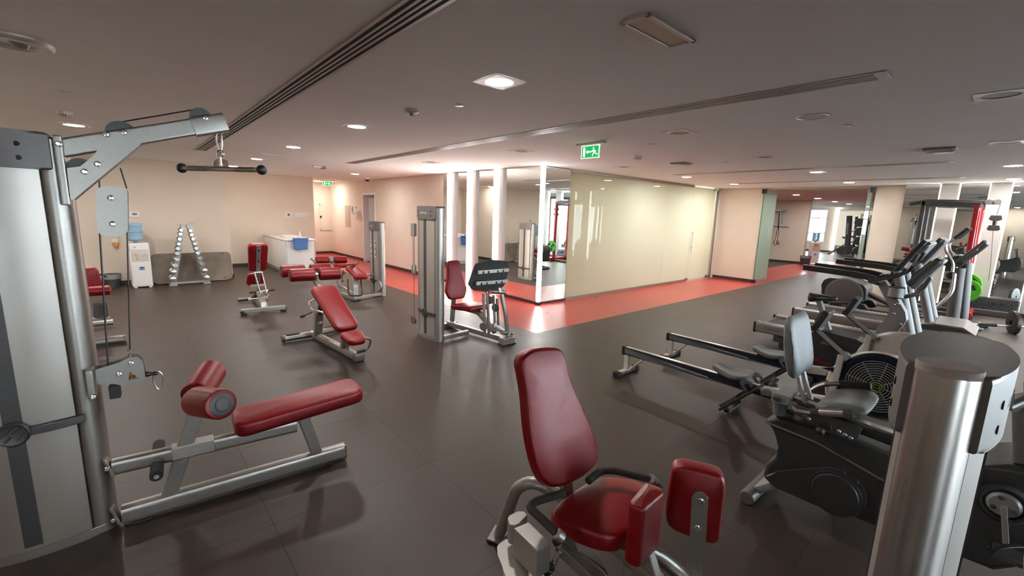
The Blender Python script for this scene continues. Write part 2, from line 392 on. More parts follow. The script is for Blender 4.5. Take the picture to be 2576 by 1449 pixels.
# corridor door: white frame, half open leaf
d = struct(B().bb(5.93, 6.17, 13.34, 13.41, 0, 2.26).bb(5.93, 6.17, 14.29, 14.36, 0, 2.26).bb(5.93, 6.17, 13.41, 14.29, 2.19, 2.26), 'door_1', 'white')
B().box((6.34, 14.20, 1.1), (.045, .86, 2.18), rz=radians(62), bev=.003).part('door_leaf', 'white', d)
struct(B().bb(7.3, 7.4, 12.6, 16, 0, CZ).bb(6.15, 7.4, 12.5, 12.6, 0, CZ).bb(6.15, 7.4, 15.9, 16.0, 0, CZ), 'wall_side_room', mat('grey brown tile', (150, 132, 118), .5, var=.12, scale=4))
B().bb(7.28, 7.3, 14.1, 14.35, 1.25, 1.48).top('switch_plate', 'paper', 'small white plate on the brown wall seen through the corridor doorway', 'plate')

# mirror wall with light columns: X = 5.95 facing the gym
def mirror_panel(b, n, label=None):
    o = b.part(n, 'mirror', mwall); return o
mwall = struct(B().bb(5.985, 6.0, 6.0, 9.42, 0, CZ), 'wall_mirror', 'dark')
cols = [(8.84, 9.16), (8.01, 8.34), (7.07, 7.37)]
edges = [9.42, 9.16, 8.84, 8.34, 8.01, 7.37, 7.07, 6.10]
for a, b in ((9.41, 9.16), (8.84, 8.34), (8.01, 7.37), (7.07, 6.0)):
    B().bb(5.95, 5.985, b+.003, a-.003, .05, CZ-.012).part('mirror_panel', 'mirror', mwall)
for a, b in cols:
    c = B().bb(5.90, 5.985, a, b, .0, CZ-.004, bev=.004).part('light_column', 'white', mwall)
    B().bb(5.885, 5.9, a+.15, b-.01, .03, CZ-.03, bev=.004).part('led_diffuser', 'led', c)
B().bb(5.925, 5.985, 6.0, 9.42, 0, .05).part('mirror_plinth', 'base', mwall)
B().bb(5.93, 5.985, 6.0, 9.42, CZ-.012, CZ).part('mirror_head_channel', 'steel', mwall)
# the corner light and the return mirror at Y = 5.97
mret = struct(B().bb(5.99, 6.74, 6.0, 6.02, 0, CZ), 'wall_mirror_return', 'dark')
B().bb(5.99, 6.735, 5.975, 6.0, .045, CZ-.012).part('mirror_panel', 'mirror', mret)
B().bb(5.99, 6.74, 5.965, 6.0, 0, .042).part('mirror_plinth', 'base', mret)
cl = thing('corner_light', 'full height white light strip on the corner of the mirrored pillar', 'light', (5.98, 6.02, 0))
B().bb(5.905, 5.985, 5.92, 5.995, .06, CZ-.004, bev=.02).part('led_diffuser', 'led', cl)
B().bb(5.9, 5.99, 5.915, 6.0, 0, .06, bev=.015).part('end_cap', 'black', cl)
# frosted glass partition: fixed pane, joint, sliding door
gw = struct(B().bb(6.74, 11.85, 5.962, 6.02, CZ-.055, CZ-.004).bb(6.74, 11.85, 5.955, 6.03, 0, .055), 'wall_glass', mat('bronze channel', (158, 138, 124), .4, metal=.4, var=.05, scale=10))
B().bb(6.745, 10.5, 5.985, 5.997, .05, CZ-.05).part('glass_panel', 'frost', gw)
B().bb(10.506, 11.85, 5.985, 5.997, .05, CZ-.05).part('glass_panel', 'frost', gw)
gd = struct(B().bb(11.80, 11.96, 5.972, 6.012, .012, .075, bev=.006).bb(13.02, 13.2, 5.972, 6.012, .012, .075, bev=.006).bb(13.05, 13.2, 5.972, 6.012, 2.58, CZ-.02, bev=.006), 'door_2', 'steel')
B().bb(11.86, 13.2, 5.986, 5.998, .02, CZ-.03).part('glass_leaf', 'frost', gd)
hb = B().cyl((11.96, 5.925, .82), (11.96, 5.925, 1.47), .015, bev=.004)
for z in (.94, 1.36): hb.cyl((11.96, 5.925, z), (11.96, 5.986, z), .009)
hb.part('pull_handle', 'steel', gd)
struct(B().bb(13.22, 13.27, 5.95, 6.05, 0, CZ).bb(13.31, 13.34, 5.95, 6.05, 0, CZ), 'trim_2', 'steel')
struct(B().bb(13.2, 13.22, 5.9, 6.02, 2.6, 2.63).bb(13.15, 13.39, 5.96, 5.99, 2.61, 2.635), 'trim_3', 'steel')
# glass fins: the folded-back leaves of the opening to the next room
def fin(y, n, ang):
    Mx = Matrix.Translation(Vector((13.36, y, 0))) @ Matrix.Rotation(radians(ang), 4, 'Z')
    def Q(): return B(Mx)
    g = struct(Q().bb(-.06, .06, -.045, .045, .0, .09, bev=.004).bb(-.06, .06, -.045, .045, 2.50, 2.62, bev=.004), n, 'black')
    Q().bb(.0, .92, -.008, .008, .06, 2.56).part('glass_leaf', 'glassfin', g)
    Q().bb(.05, .92, -.014, .014, 2.49, 2.60).part('patch_rail', 'silver2', g)
    Q().bb(.05, .92, -.014, .014, .012, .085).part('patch_rail', 'silver2', g)
    Q().bb(-.008, .002, -.010, .010, .06, 2.56).part('glass_edge', 'tint', g)
    return g
f1 = fin(4.72, 'door_3', -1); f2 = fin(2.36, 'door_4', 15)
lp = B()
for i in range(12): lp.bb(13.88+random.uniform(0, .02), 14.06, 4.694, 4.700, 1.30+.028*i, 1.312+.028*i)
lp.part('opening_notice', 'paper', f1)
# far wall mirrors and light columns
mw = struct(B().bb(13.375, 13.39, -2.4, 1.775, 0, CZ), 'wall_far_mirror', 'dark')
fc = [(.91, 1.19), (.17, .455), (-.57, -.285), (-1.31, -1.03)]
ed = [1.775, 1.19, .91, .455, .17, -.285, -.57, -1.03, -1.31, -2.4]
for a, b in zip(ed[0::2], ed[1::2]):
    B().bb(13.345, 13.375, b+.002, a-.002, .08, CZ-.012).part('mirror_panel', 'mirror', mw)
for a, b in fc:
    c = B().bb(13.28, 13.375, a, b, .09, CZ-.004, bev=.003).part('light_column', 'white', mw)
    B().bb(13.30, 13.335, a-.016, a-.001, .1, CZ-.01).part('led_diffuser', 'led', c)
    B().bb(13.30, 13.335, b+.001, b+.016, .1, CZ-.01).part('led_diffuser', 'led', c)
B().bb(13.33, 13.375, -2.4, 1.775, 0, .08).part('mirror_plinth', 'base', mw)
B().bb(13.30, 13.375, -2.4, 1.775, CZ-.012, CZ).part('mirror_head_channel', 'steel', mw)

# ================================================================== CEILING FITTINGS
def slot(lab, x, ya, yb, nslot, w, grp=None):
    t = thing('linear_diffuser', lab, 'vent', (x, (ya+yb)/2, CZ))
    z = CZ
    fr = B().bb(x-w/2-.02, x-w/2, ya, yb, z-.006, z-.001).bb(x+w/2, x+w/2+.02, ya, yb, z-.006, z-.001).bb(x-w/2, x+w/2, ya, ya+.06, z-.006, z-.001).bb(x-w/2, x+w/2, yb-.06, yb, z-.006, z-.001)
    fr.part('frame', 'silver2', t)
    B().bb(x-w/2, x+w/2, ya+.06, yb-.06, z-.0018, z-.0008).part('backing', 'dark', t)
    p = w/nslot
    for i in range(nslot-1):
        xx = x-w/2+p*(i+1); B().bb(xx-p*.22, xx+p*.22, ya+.06, yb-.06, z-.007, z-.001).part('slat', 'silver2', t)
    return t
slot('wide slotted ceiling vent running above the cable machine at left', 1.06, -1.0, 9.4, 4, .125)
slot('slotted ceiling vent above the leg press running past the bright downlight', 3.53, .64, 9.1, 5, .15)
slot('slim ceiling vent beyond the exit sign above the treadmill backs', 8.78, .70, 4.9, 4, .14)
slot('slim ceiling vent nearest the opening to the next room', 11.6, .74, 4.9, 4, .14)
def downlight(x, y, lab, on=True):
    t = thing('downlight', lab, 'downlight', (x, y, CZ), 'square trimmed ceiling downlights')
    b = B(); n = 24; R = .098; h = .13
    fr = B(); 
    inn = [(R*cos(2*pi*i/n), R*sin(2*pi*i/n)) for i in range(n)]
    out = []
    for i in range(n):
        a = 2*pi*i/n; k = h/max(abs(cos(a)), abs(sin(a))); out.append((k*cos(a), k*sin(a)))
    vo = [fr.bm.verts.new((x+p[0], y+p[1], CZ-.006)) for p in out]; vi = [fr.bm.verts.new((x+p[0], y+p[1], CZ-.006)) for p in inn]
    vt = [fr.bm.verts.new((x+p[0], y+p[1], CZ-.0005)) for p in out]
    for i in range(n):
        j = (i+1) % n; fr.bm.faces.new((vo[i], vo[j], vi[j], vi[i])); fr.bm.faces.new((vo[i], vt[i], vt[j], vo[j]))
    fr.part('trim', 'white', t)
    if on: B().lathe([(0, -.004), (R*.92, -.004), (R, -.001)], (x, y, CZ), n=n).part('lens', 'lamp', t)
    else:
        B().lathe([(0, -.002), (R*.93, -.002), (R, -.001)], (x, y, CZ), n=n).part('grille', 'cap', t)
for x, y, l in [(2.03, 2.5, 'brightest ceiling downlight, nearest the camera'), (2.02, 4.98, 'lit downlight second in the row left of the long vent'), (2.03, 7.48, 'lit downlight third in the row left of the long vent'), (2.04, 10.05, 'lit downlight last in the row, above the rear bench'), (-.38, 7.74, 'lit downlight above the cable machine tower'), (9.36, 4.93, 'lit downlight over the sliding glass door'), (11.77, 4.9, 'lit downlight near the pink wall beside the glass door'), (9.49, 2.53, 'lit downlight above the handrails of the treadmills'), (12.21, 2.6, 'lit downlight just before the opening to the next room'), (9.76, .16, 'lit downlight at the right edge above the cross trainer'), (12.35, .16, 'lit downlight at the right edge close to the mirror columns')]:
    downlight(x, y, l)
for x, y, l in ((2.03, 12.5, 'added downlight behind the ball of the pull bar, brightening the back wall'), (-.38, 10.2, 'lit downlight hidden behind the arm of the cable machine'), (-2.8, 10.2, 'lit downlight over the left end of the back wall'), (-2.8, 7.7, 'lit downlight left of the picture, towards the back wall'), (-2.8, 5.2, 'lit downlight left of the picture, beside the cable tower'), (-2.8, .1, 'lit downlight left of the camera'), (4.7, 11.8, 'lit downlight over the red walkway before the corridor'), (5.2, 16.4, 'lit downlight at the end of the corridor'), (9.5, -2.3, 'added unseen downlight right of the picture, over the treadmill fronts'), (12.3, -2.2, 'added unseen downlight right of the picture, brightening the mirror columns'), (13.95, 3.5, 'added downlight hidden behind the head of the opening, lighting the glass leaves'), (16, 8.8, 'added hidden downlight inside the next room, left part'), (19.5, 8.8, 'added hidden downlight inside the next room, before the straps'), (16, 1.2, 'added hidden downlight inside the next room, right part'), (20, 1.6, 'added hidden downlight inside the next room, right rear part'), (25.5, 3, 'added downlight before the climbing machine, brightening the next room'), (29.5, 8.2, 'added downlight before the far window, brightening the next room')): downlight(x, y, l)  # several of these are added to brighten back wall, columns, fins and next room
for x, y, l in [(4.49, 2.49, 'unlit square downlight right of the exit sign'), (4.43, 4.91, 'unlit square downlight above the corner light'), (4.42, 7.42, 'unlit square downlight above the leg press tower'), (6.94, 2.5, 'unlit square downlight above the rowing machines'), (6.97, 4.9, 'unlit square downlight above the frosted glass'), (4.55, .2, 'unlit square downlight cut by the right edge of the picture'), (7.08, .2, 'unlit square downlight at the right edge, second one back')]:
    downlight(x, y, l, False)
def disc(name, lab, cat, x, y, r, h, m='white', prof=None):
    t = thing(name, lab, cat, (x, y, CZ))
    B().lathe([(0, -h), (r*.55, -h), (r*.92, -h*.7), (r, -h*.25), (r, 0)], (x, y, CZ), n=26).part('cover', m, t)
    return t
for x, y, r, l in [(2.22, 3.27, .045, 'small round sprinkler cap beside the cone shaped detector'), (-.29, 5.42, .05, 'small round cap on the ceiling above the smoke detector at left'), (4.975, 3.12, .045, 'small round cap right of the exit sign'), (7.23, 3.18, .045, 'small round cap above the frosted glass door'), (5.09, 1.15, .05, 'small round cap below the big ceiling speaker'), (10.02, 1.0, .045, 'small round cap before the far mirrors')]:
    t = disc('sprinkler_cap', l, 'sprinkler', x, y, r, .012)
for x, y, l in [(-.385, 6.66, 'white smoke detector with dark vents above the cable tower'), (5.82, 3.86, 'white smoke detector with dark vents beyond the exit sign')]:
    t = thing('smoke_detector', l, 'detector', (x, y, CZ))
    B().lathe([(0, -.03), (.06, -.03), (.062, -.005), (.062, 0)], (x, y, CZ)).part('mounting_base', 'white', t)
    v = B()
    for i in range(16): a = 2*pi*i/16; v.box((x+.05*cos(a), y+.05*sin(a), CZ-.04), (.014, .012, .022), rz=a)
    v.part('vent_fin', 'white', t, kind='stuff'); B().lathe([(0, -.053), (.036, -.053), (.036, -.03)], (x, y, CZ)).part('sensor_chamber', 'black', t)
    B().lathe([(0, -.062), (.035, -.06), (.056, -.05), (.056, -.048), (0, -.048)], (x, y, CZ)).part('cover', 'white', t)
t = thing('motion_detector', 'cone shaped white detector left of the brightest downlight', 'detector', (2.05, 3.78, CZ))
B().lathe([(0, -.03), (.05, -.022), (.062, -.014), (.062, 0)], (2.05, 3.78, CZ)).part('housing', 'white', t); B().lathe([(0, -.05), (.018, -.045), (.022, -.028)], (2.05, 3.78, CZ)).part('lens', 'cap', t)
t = thing('ceiling_beacon', 'large round white ceiling fitting in the top left corner', 'fitting', (-.40, 3.95, CZ))
B().lathe([(0, -.012), (.105, -.012), (.112, -.03), (.16, -.03), (.172, -.012), (.172, 0)], (-.40, 3.95, CZ), n=36).part('ring', 'white', t)
B().lathe([(0, -.05), (.03, -.045), (.045, -.02), (.045, -.012)], (-.37, 3.92, CZ)).part('lens', 'lgrey', t)
t = thing('ceiling_speaker', 'large round flush speaker in the ceiling above the rowers', 'speaker', (4.51, 1.29, CZ))
B().ring((4.51, 1.29, CZ-.004), (0, 0, 1), .115, .006).part('rim', 'white', t); B().lathe([(0, -.004), (.11, -.004), (.11, 0)], (4.51, 1.29, CZ), n=30).part('grille', 'silver2', t)
t = thing('wireless_access_point', 'white puck hanging below the ceiling over the treadmill consoles', 'access point', (7.26, .72, CZ))
B().bb(7.12, 7.40, .58, .86, CZ-.02, CZ).part('bracket', 'cap', t); B().lathe([(0, -.055), (.11, -.055), (.125, -.04), (.12, -.02), (0, -.02)], (7.26, .72, CZ), n=30).part('cover', 'white', t)
t = thing('wireless_access_point', 'white puck under the ceiling above the middle of the frosted glass', 'access point', (6.97, 3.78, CZ))
B().bb(6.84, 7.1, 3.65, 3.91, CZ-.018, CZ).part('bracket', 'cap', t); B().lathe([(0, -.05), (.11, -.05), (.125, -.036), (.12, -.018), (0, -.018)], (6.97, 3.78, CZ), n=30).part('cover', 'white', t)
t = thing('emergency_light', 'rectangular recessed emergency light in the ceiling above the exit sign', 'light', (2.03, 1.28, CZ))
b = B()
x0, x1, y0, y1 = 1.815, 2.25, 1.205, 1.355
for q in ((x0, x1, y0, y0+.022), (x0, x1, y1-.022, y1), (x0, x0+.022, y0, y1), (x1-.022, x1, y0, y1)): b.bb(*q, CZ-.014, CZ, bev=.003)
b.part('frame', 'white', t)
B().bb(x0+.02, x1-.02, y0+.02, y1-.02, CZ-.009, CZ-.002).part('diffuser', mat('ribbed diffuser', (196, 184, 172), .4, var=.08, scale=30, aniso=(1, 18, 1)), t)
B().bb(1.86, 2.27, 8.80, 8.86, CZ-.012, CZ).top('ceiling_strip', 'white', 'thin white strip on the ceiling behind the bar of the cable machine', 'fitting', (2.05, 8.83, CZ))
t = thing('ceiling_camera', 'dark dome camera under the ceiling in front of the corridor', 'camera', (5.5, 12.9, CZ))
B().lathe([(0, -.05), (.075, -.05), (.08, 0)], (5.5, 12.9, CZ)).part('housing', 'white', t); B().lathe([(0, -.11), (.03, -.105), (.055, -.08), (.06, -.05)], (5.5, 12.9, CZ)).part('dome', 'black', t)
t = thing('projector_bracket', 'small white wall washer fitting above the white counter', 'fitting', (3.35, 10.39, CZ))
B().bb(3.2, 3.44, 10.34, 10.42, CZ-.03, CZ-.005).part('plate', 'white', t); B().bb(3.38, 3.46, 10.33, 10.43, CZ-.06, CZ).part('head', 'cap', t)
# exit signs
def exit_sign(lab, c, ax, w, h, arrow=1):
    c = Vector(c); u = Vector(ax); t = thing('exit_sign', lab, 'sign', tuple(c)); n = u.cross(Vector((0, 0, 1)))
    rz = math.atan2(u.y, u.x)
    B().box(c+Vector((0, 0, -.012)), (w*1.5, .07, .022), rz=rz, bev=.004).part('ceiling_plate', 'white', t)
    p = c+Vector((0, 0, -.03-h/2))
    B().box(p, (w, .012, h), rz=rz, bev=.002).part('panel', 'exit', t)
    for s in (1, -1):
        fr = B(); q = p+n*(.0072*s)
        for a in (1, -1):
            fr.box(q+u*(a*(w/2-.004)), (.008, .002, h), rz=rz); fr.box(q+Vector((0, 0, a*(h/2-.004))), (w, .002, .008), rz=rz)
        fr.part('border', 'exitw', t)
        q = p+n*(.0075*s); U = u*s if False else u
        sg = B(); V = Vector((0, 0, 1)); L = h
        def poly(pts): sg.prism([(x*L, y*L) for x, y in pts], q, U, V, .002)
        d = 1
        poly([(-.72, -.36), (-.50, -.36), (-.50, .36), (-.72, .36)])                      # doorway
        poly([(-.40, 0), (-.24, .16), (-.24, .05), (.10, .05), (.10, -.05), (-.24, -.05), (-.24, -.16)])   # arrow
        poly([(.26, .26), (.34, .34), (.42, .26), (.34, .18)])                             # head
        poly([(.20, .12), (.42, .16), (.50, -.06), (.36, -.08)])                           # body
        poly([(.20, .12), (.12, -.02), (.17, -.04), (.26, .08)]); poly([(.42, .16), (.62, .02), (.60, -.03), (.40, .06)])
        poly([(.36, -.06), (.46, -.06), (.30, -.30), (.34, -.38), (.22, -.30)]); poly([(.42, -.06), (.50, -.06), (.70, -.20), (.74, -.14), (.78, -.22), (.68, -.28)])
        sg.part('pictogram', 'exitw', t)
    return t
exit_sign('green running man exit sign with arrow hanging from the middle of the ceiling', (4.47, 3.66, CZ), (0, -1, 0), .285, .155)
exit_sign('small green exit sign at the ceiling of the corridor', (5.25, 15.6, CZ), (1, 0, 0), .32, .15)
# ================================================================== MACHINES
def PL(o, u, v):
    o, u, v = Vector(o), Vector(u).normalized(), Vector(v); v = (v-u*v.dot(u)).normalized(); n = u.cross(v)
    def f(x, y):
        d = ray(x, y); q = CAMP+d*((o-CAMP).dot(n)/d.dot(n))-o
        return (q.dot(u), q.dot(v))
    return f
def RZ(loc, deg): return Matrix.Translation(Vector(loc)) @ Matrix.Rotation(radians(deg), 4, 'Z')
def roller(t, p0, p1, r, name='foam_roller'):
    p0, p1 = Vector(p0), Vector(p1); L = (p1-p0).length
    o = B().lathe([(0, 0), (r*.80, 0), (r*.95, .006), (r, .02), (r, L-.02), (r*.95, L-.006), (r*.80, L), (0, L)], p0, p1-p0, n=28).part(name, 'red', t)
    for a, s in ((p0, -1), (p1, 1)):
        d = (p1-p0).normalized()*s
        cp = B().lathe([(0, .004), (r*.7, .004), (r*.76, .001), (r*.78, -.004)], a, d, n=24).part('end_cap', 'rack', o)
        B().lathe([(0, .008), (r*.40, .008), (r*.44, .004)], a, d, n=20).part('cap_disc', 'cap', t if False else o)
    return o
def bolts(t, pts, ax, r=.009, h=.008, m='chrome'):
    for p in pts:
        B().lathe([(0, h), (r*.6, h), (r*.65, h*.55), (r, h*.5), (r*1.25, .001), (r*1.25, 0)], p, ax, n=10).part('bolt', m, t)
def pad(t, name, poly, o, u, v, th, m='red', bev=.022, seg=4, crown=.012, seam=True):
    o, u, v = Vector(o), Vector(u).normalized(), Vector(v); v = (v-u*v.dot(u)).normalized(); nrm = u.cross(v)
    pts = [Vector(p[:2]) for p in poly]; q = []
    for p in pts:
        if not q or (p-q[-1]).length > 1e-4: q.append(p)
    if (q[0]-q[-1]).length < 1e-4: q.pop()
    if sum(q[i-1].x*q[i].y-q[i].x*q[i-1].y for i in range(len(q))) < 0: q.reverse()
    k = len(q); per = sum((q[(i+1) % k]-q[i]).length for i in range(k)); r = []
    n = 72
    acc = 0; i = 0; seglen = (q[1 % k]-q[0]).length
    for j in range(n):
        tt = per*j/n
        while tt > acc+seglen+1e-9: acc += seglen; i += 1; seglen = (q[(i+1) % k]-q[i % k]).length
        r.append(q[i % k].lerp(q[(i+1) % k], (tt-acc)/max(seglen, 1e-9)))
    for _ in range(2): r = [(r[j-1]+r[j]*2+r[(j+1) % n])/4 for j in range(n)]
    nr = []
    for j in range(n):
        d = (r[(j+1) % n]-r[j-1]).normalized(); nr.append(Vector((d.y, -d.x)))
    def ring(ins, h): return [o+u*(r[j].x-nr[j].x*ins)+v*(r[j].y-nr[j].y*ins)+nrm*h for j in range(n)]
    c = sum(r, Vector((0, 0)))/n
    def cen(kk, h): return [o+u*(c.x+(r[j].x-nr[j].x*bev*1.3-c.x)*kk)+v*(c.y+(r[j].y-nr[j].y*bev*1.3-c.y)*kk)+nrm*h for j in range(n)]
    R = []
    for i in range(seg+1):
        a = pi/2*i/seg; R.append(ring(bev*(1-sin(a)), -th/2+bev*(1-cos(a))))
    for i in range(seg+1):
        a = pi/2*i/seg; R.append(ring(bev*(1-cos(a)), th/2-bev*(1-sin(a))))
    full = [cen(.0+.35, -th/2-crown*.3), cen(.75, -th/2-crown*.2)]+R+[cen(.75, th/2+crown*.7), cen(.35, th/2+crown)]
    b = B().loft(full); ob = b.part(name, m, t, ang=60)
    if seam:
        for h in (th/2-bev*.62, -th/2+bev*.62): B().sweep(circ(5, .0022), ring(bev*.22, h)[::2], up=nrm, closed=True).part('seam', 'redseam', ob)
    return ob
def tower(t, Mx, L, H, caph=.15, bz=.37, round_top=False, letter=True, cr=.056, placards=False, ky=.8):
    a = L/2-.095; n = 14; XC = L/2-.06
    def plan(a, y0, k, ya=None):
        up = [(-a+2*a*i/n, -ky*(y0+k*(1-(2*i/n-1)**2))) for i in range(n+1)]
        return up+[(x, -y) for x, y in up[::-1]]
    def pr(poly, z0, z1, bev=0): return B(Mx).prism(poly, (0, 0, (z0+z1)/2), (1, 0, 0), (0, 1, 0), z1-z0, bev=bev)
    pr(plan(L/2-.04, .07, .045), 0, .05, .006).part('plinth', 'silver', t)
    pr(plan(a, .078, .035), .05, H-caph*.9).part('shroud_panel', 'shroud', t)
    for s in (-1, 1):
        c = B(Mx).prism(circ(28, cr, cr*1.12), (s*XC, 0, H/2-.006), (1, 0, 0), (0, 1, 0), H-.014).part('side_column', 'brushed' if round_top else 'silver', t)
        B(Mx).prism(circ(28, cr*.98, cr*1.1), (s*XC, 0, H+(-.004 if round_top and s < 0 else -.010)), (1, 0, 0), (0, 1, 0), .022 if round_top and s < 0 else .008, bev=.003).part('column_top', 'cap' if not round_top else 'captop', c)
    cp = pr(plan(XC+.012, .092, .05), H-caph, H-.004 if round_top else H+.012, .014).part('tower_cap', 'cap', t)
    for s in (-1, 1):
        for x in (-.155, .155):
            for z in (.045, .105):
                yy = s*ky*(.092+.05*(1-(x/(XC+.012))**2)+.0005)
                B(Mx).cyl((x, yy-s*.004, H-caph+z), (x, yy+s*.001, H-caph+z), .011, n=12).part('socket', 'dark', cp)
    for s in (-1, 1):
        B(Mx).box((0, s*.114*ky, (H-caph+.05)/2+.012), (.062, .006, H-caph-.06)).part('centre_strip', 'rack', t)
        pts = [(-(a+.03)+2*(a+.03)*i/n, s*ky*(.083+.040*(1-(2*i/n-1)**2)), bz) for i in range(n+1)]
        bd = B(Mx).bar(pts, .022, .042).part('cross_band', 'rack', t)
        em = B(Mx).lathe([(0, .012), (.046, .012), (.052, .016), (.058, .012), (.058, -.004)], (0, s*.126*ky, bz), (0, s, 0), n=26).part('emblem', 'rack', bd)
        B(Mx).tube([(-.026, s*(.126*ky+.013), bz-.03), (-.002, s*(.126*ky+.013), bz-.004), (-.012, s*(.126*ky+.013), bz+.008), (.024, s*(.126*ky+.013), bz+.034)], .0035, .01, n=6).tube([(-.036, s*(.126*ky+.013), bz-.004), (-.008, s*(.126*ky+.013), bz+.03)], .003, n=6).tube([(.036, s*(.126*ky+.013), bz+.006), (.01, s*(.126*ky+.013), bz-.03)], .003, n=6).part('emblem_mark', 'cap', bd)
    if letter:
        R = Mx.to_3x3(); text('LifeFitness', 'lettering', 'palelogo', cp, Mx @ Vector((0, -.1425*ky, H-caph*.48)), R @ Vector((1, 0, 0)), R @ Vector((.25, 0, 1)), .044, .001)
    if placards:
        for x in (-.10, .10):
            for k in range(3):
                q = B(Mx).box((x, -.108*ky, H-.42-.12*k), (.07, .006, .10)).part('placard', 'paper', t)
                B(Mx).box((x, -.108*ky-.004, H-.42-.12*k), (.03, .002, .05)).box((x+.01, -.108*ky-.004, H-.395-.12*k), (.02, .002, .02)).part('placard_print', 'lines', q)

# ------------------------------------------------------------------ cable machine at left
AL = -4.287; cm = thing('cable_machine', 'tall silver cable machine with red bench and knee rollers at the left edge', 'exercise machine', (-.222, 3.017, 0), rz=radians(AL))
IM = (Matrix.Translation(Vector((-.222, 3.017, 0))) @ Matrix.Rotation(radians(AL), 4, 'Z'))
def LB(): return B(IM)
dU = Vector((cos(radians(AL)), sin(radians(AL)), 0))
pv = PL((-.222, 3.017, 0), dU, (0, 0, 1))
def lat(l): return PL(Vector((-.222, 3.017, 0))+Vector((-dU.y, dU.x, 0))*l, dU, (0, 0, 1))
tower(cm, IM @ Matrix.Translation(Vector((-.265, .05, 0))), .60, 2.055, caph=.155, bz=.67, letter=False, cr=.064, ky=1)
arm = LB().bar([(.02, 0, 2.004), (.60, 0, 2.19)], .056, .084).part('top_arm', 'silver', cm)
LB().bar([(.535, 0, 2.168), (.685, 0, 2.214)], .074, .098).part('arm_end', 'silver', arm)
LB().bb(.0, .032, -.045, .045, 1.74, 2.06, bev=.008).part('arm_bracket', 'silver', cm)
gp = rpoly([pv(172, 424), pv(205, 420), pv(236, 395), pv(250, 377), pv(366, 356), pv(182, 508)], .006, 2)
for s in (-.036, .036):
    LB().prism(gp, (0, s, 0), (1, 0, 0), (0, 0, 1), .006).part('gusset_plate', 'silver', cm)
def pulley(c, r, w=.022):
    o = LB().lathe([(0, -w/2), (r*.8, -w/2), (r, -w/2), (r, -w*.3), (r*.86, 0), (r, w*.3), (r, w/2), (0, w/2)], c, (0, 1, 0), n=30).part('pulley', 'black', cm); return o
p1_, p2_, p3_ = pv(306, 338), pv(505, 296), pv(205, 428)
pulley((p1_[0], 0, p1_[1]), .062); pulley((p2_[0], 0, p2_[1]), .05); pulley((p3_[0], 0, p3_[1]), .055)
def cable(p, q_, r=.0036): LB().tube([p, q_], r, n=6).part('cable', 'black', cm)
cable((p1_[0], 0, p1_[1]+.058), (p2_[0], 0, p2_[1]+.046))
for (xa, ya), (xb, yb), r_ in (((303, 423), (319, 474), .0036), ((250, 455), (251, 480), .0036), ((251, 585), (272, 925), .0042), ((320, 585), (327, 880), .0036), ((185, 420), (196, 400), .0036)):
    a_, b_ = pv(xa, ya), pv(xb, yb); cable((a_[0], 0, a_[1]), (b_[0], 0, b_[1]), r_)
pl = rpoly([pv(242, 480), pv(252, 472), pv(285, 468), pv(315, 474), pv(322, 482), pv(323, 580), pv(315, 590), pv(285, 595), pv(255, 590), pv(247, 580)], .004, 2)
for s in (-.022, .022): LB().prism(pl, (0, s, 0), (1, 0, 0), (0, 0, 1), .005).part('pulley_block_plate', 'silver', cm)
for c in (pv(283, 505), pv(285, 562)): pulley((c[0], 0, c[1]), .05, .02)
q = lat(-.036)
hp = rpoly([q(240, 930), q(300, 912), q(325, 899), q(345, 897), q(358, 908), q(365, 940), q(364, 958), q(350, 966), q(310, 970), q(285, 965), q(241, 968)], .006, 2)
for s in (-.036, .036): LB().prism(hp, (0, s, 0), (1, 0, 0), (0, 0, 1), .005).part('low_pulley_plate', 'silver', cm)
fx = q(226, 950); LB().bb(.0, .03, -.075, .075, .77, .925, bev=.006).part('low_flange', 'silver', cm)
c = q(300, 940); pulley((c[0], 0, c[1]), .04)
st = [q(327, 935), q(349, 951), q(324, 956)]
s1 = LB().prism(st, (0, -.0395, 0), (1, 0, 0), (0, 0, 1), .001).part('warning_sticker', 'lines', cm)
cx_, cz_ = sum(p[0] for p in st)/3, sum(p[1] for p in st)/3
LB().prism([(cx_+(p[0]-cx_)*.84, cz_+(p[1]-cz_)*.84) for p in st], (0, -.0402, 0), (1, 0, 0), (0, 0, 1), .001).part('sticker_face', 'yellow', s1)
LB().box((cx_-.007, -.0412, cz_+.001), (.006, .001, .016), R=Matrix.Rotation(radians(25), 4, 'Y')).ring((cx_+.006, -.0412, cz_+.003), (0, 1, 0), .0055, .0018, n=12, m=6).box((cx_+.006, -.0412, cz_-.006), (.012, .001, .005)).part('pinch_symbol', 'lines', s1)
c = pv(371, 941); LB().ball((c[0], 0, c[1]), .017, (1, .8, .9)).cyl((c[0], 0, c[1]), (c[0]+.045, 0, c[1]-.004), .010).part('cable_stop', 'black', cm)
c = pv(398, 957)
def carab(b, c, w, h, r=.0038): return b.tube([(c[0]+w*.6*math.sin(2*pi*i/16)*(1+.25*cos(2*pi*i/16)), 0, c[1]+h*.5*cos(2*pi*i/16)) for i in range(16)], r, closed=True, n=8)
carab(LB(), c, .034, .105).part('carabiner', 'steel', cm)
c = pv(327, 890); ch = LB()
for k in range(4): ch.ring((c[0]+(.0025 if k % 2 else -.0025), 0, c[1]+.022-k*.013), ((1, .2, 0) if k % 2 else (.2, 1, 0)), .0075, .0022, n=10, m=6)
ch.part('chain', 'chrome', cm)
c = pv(290, 985); LB().bb(c[0]-.022, c[0]+.022, -.03, .03, c[1]-.03, c[1]+.04, bev=.004).part('rubber_stop', 'rubber', cm)
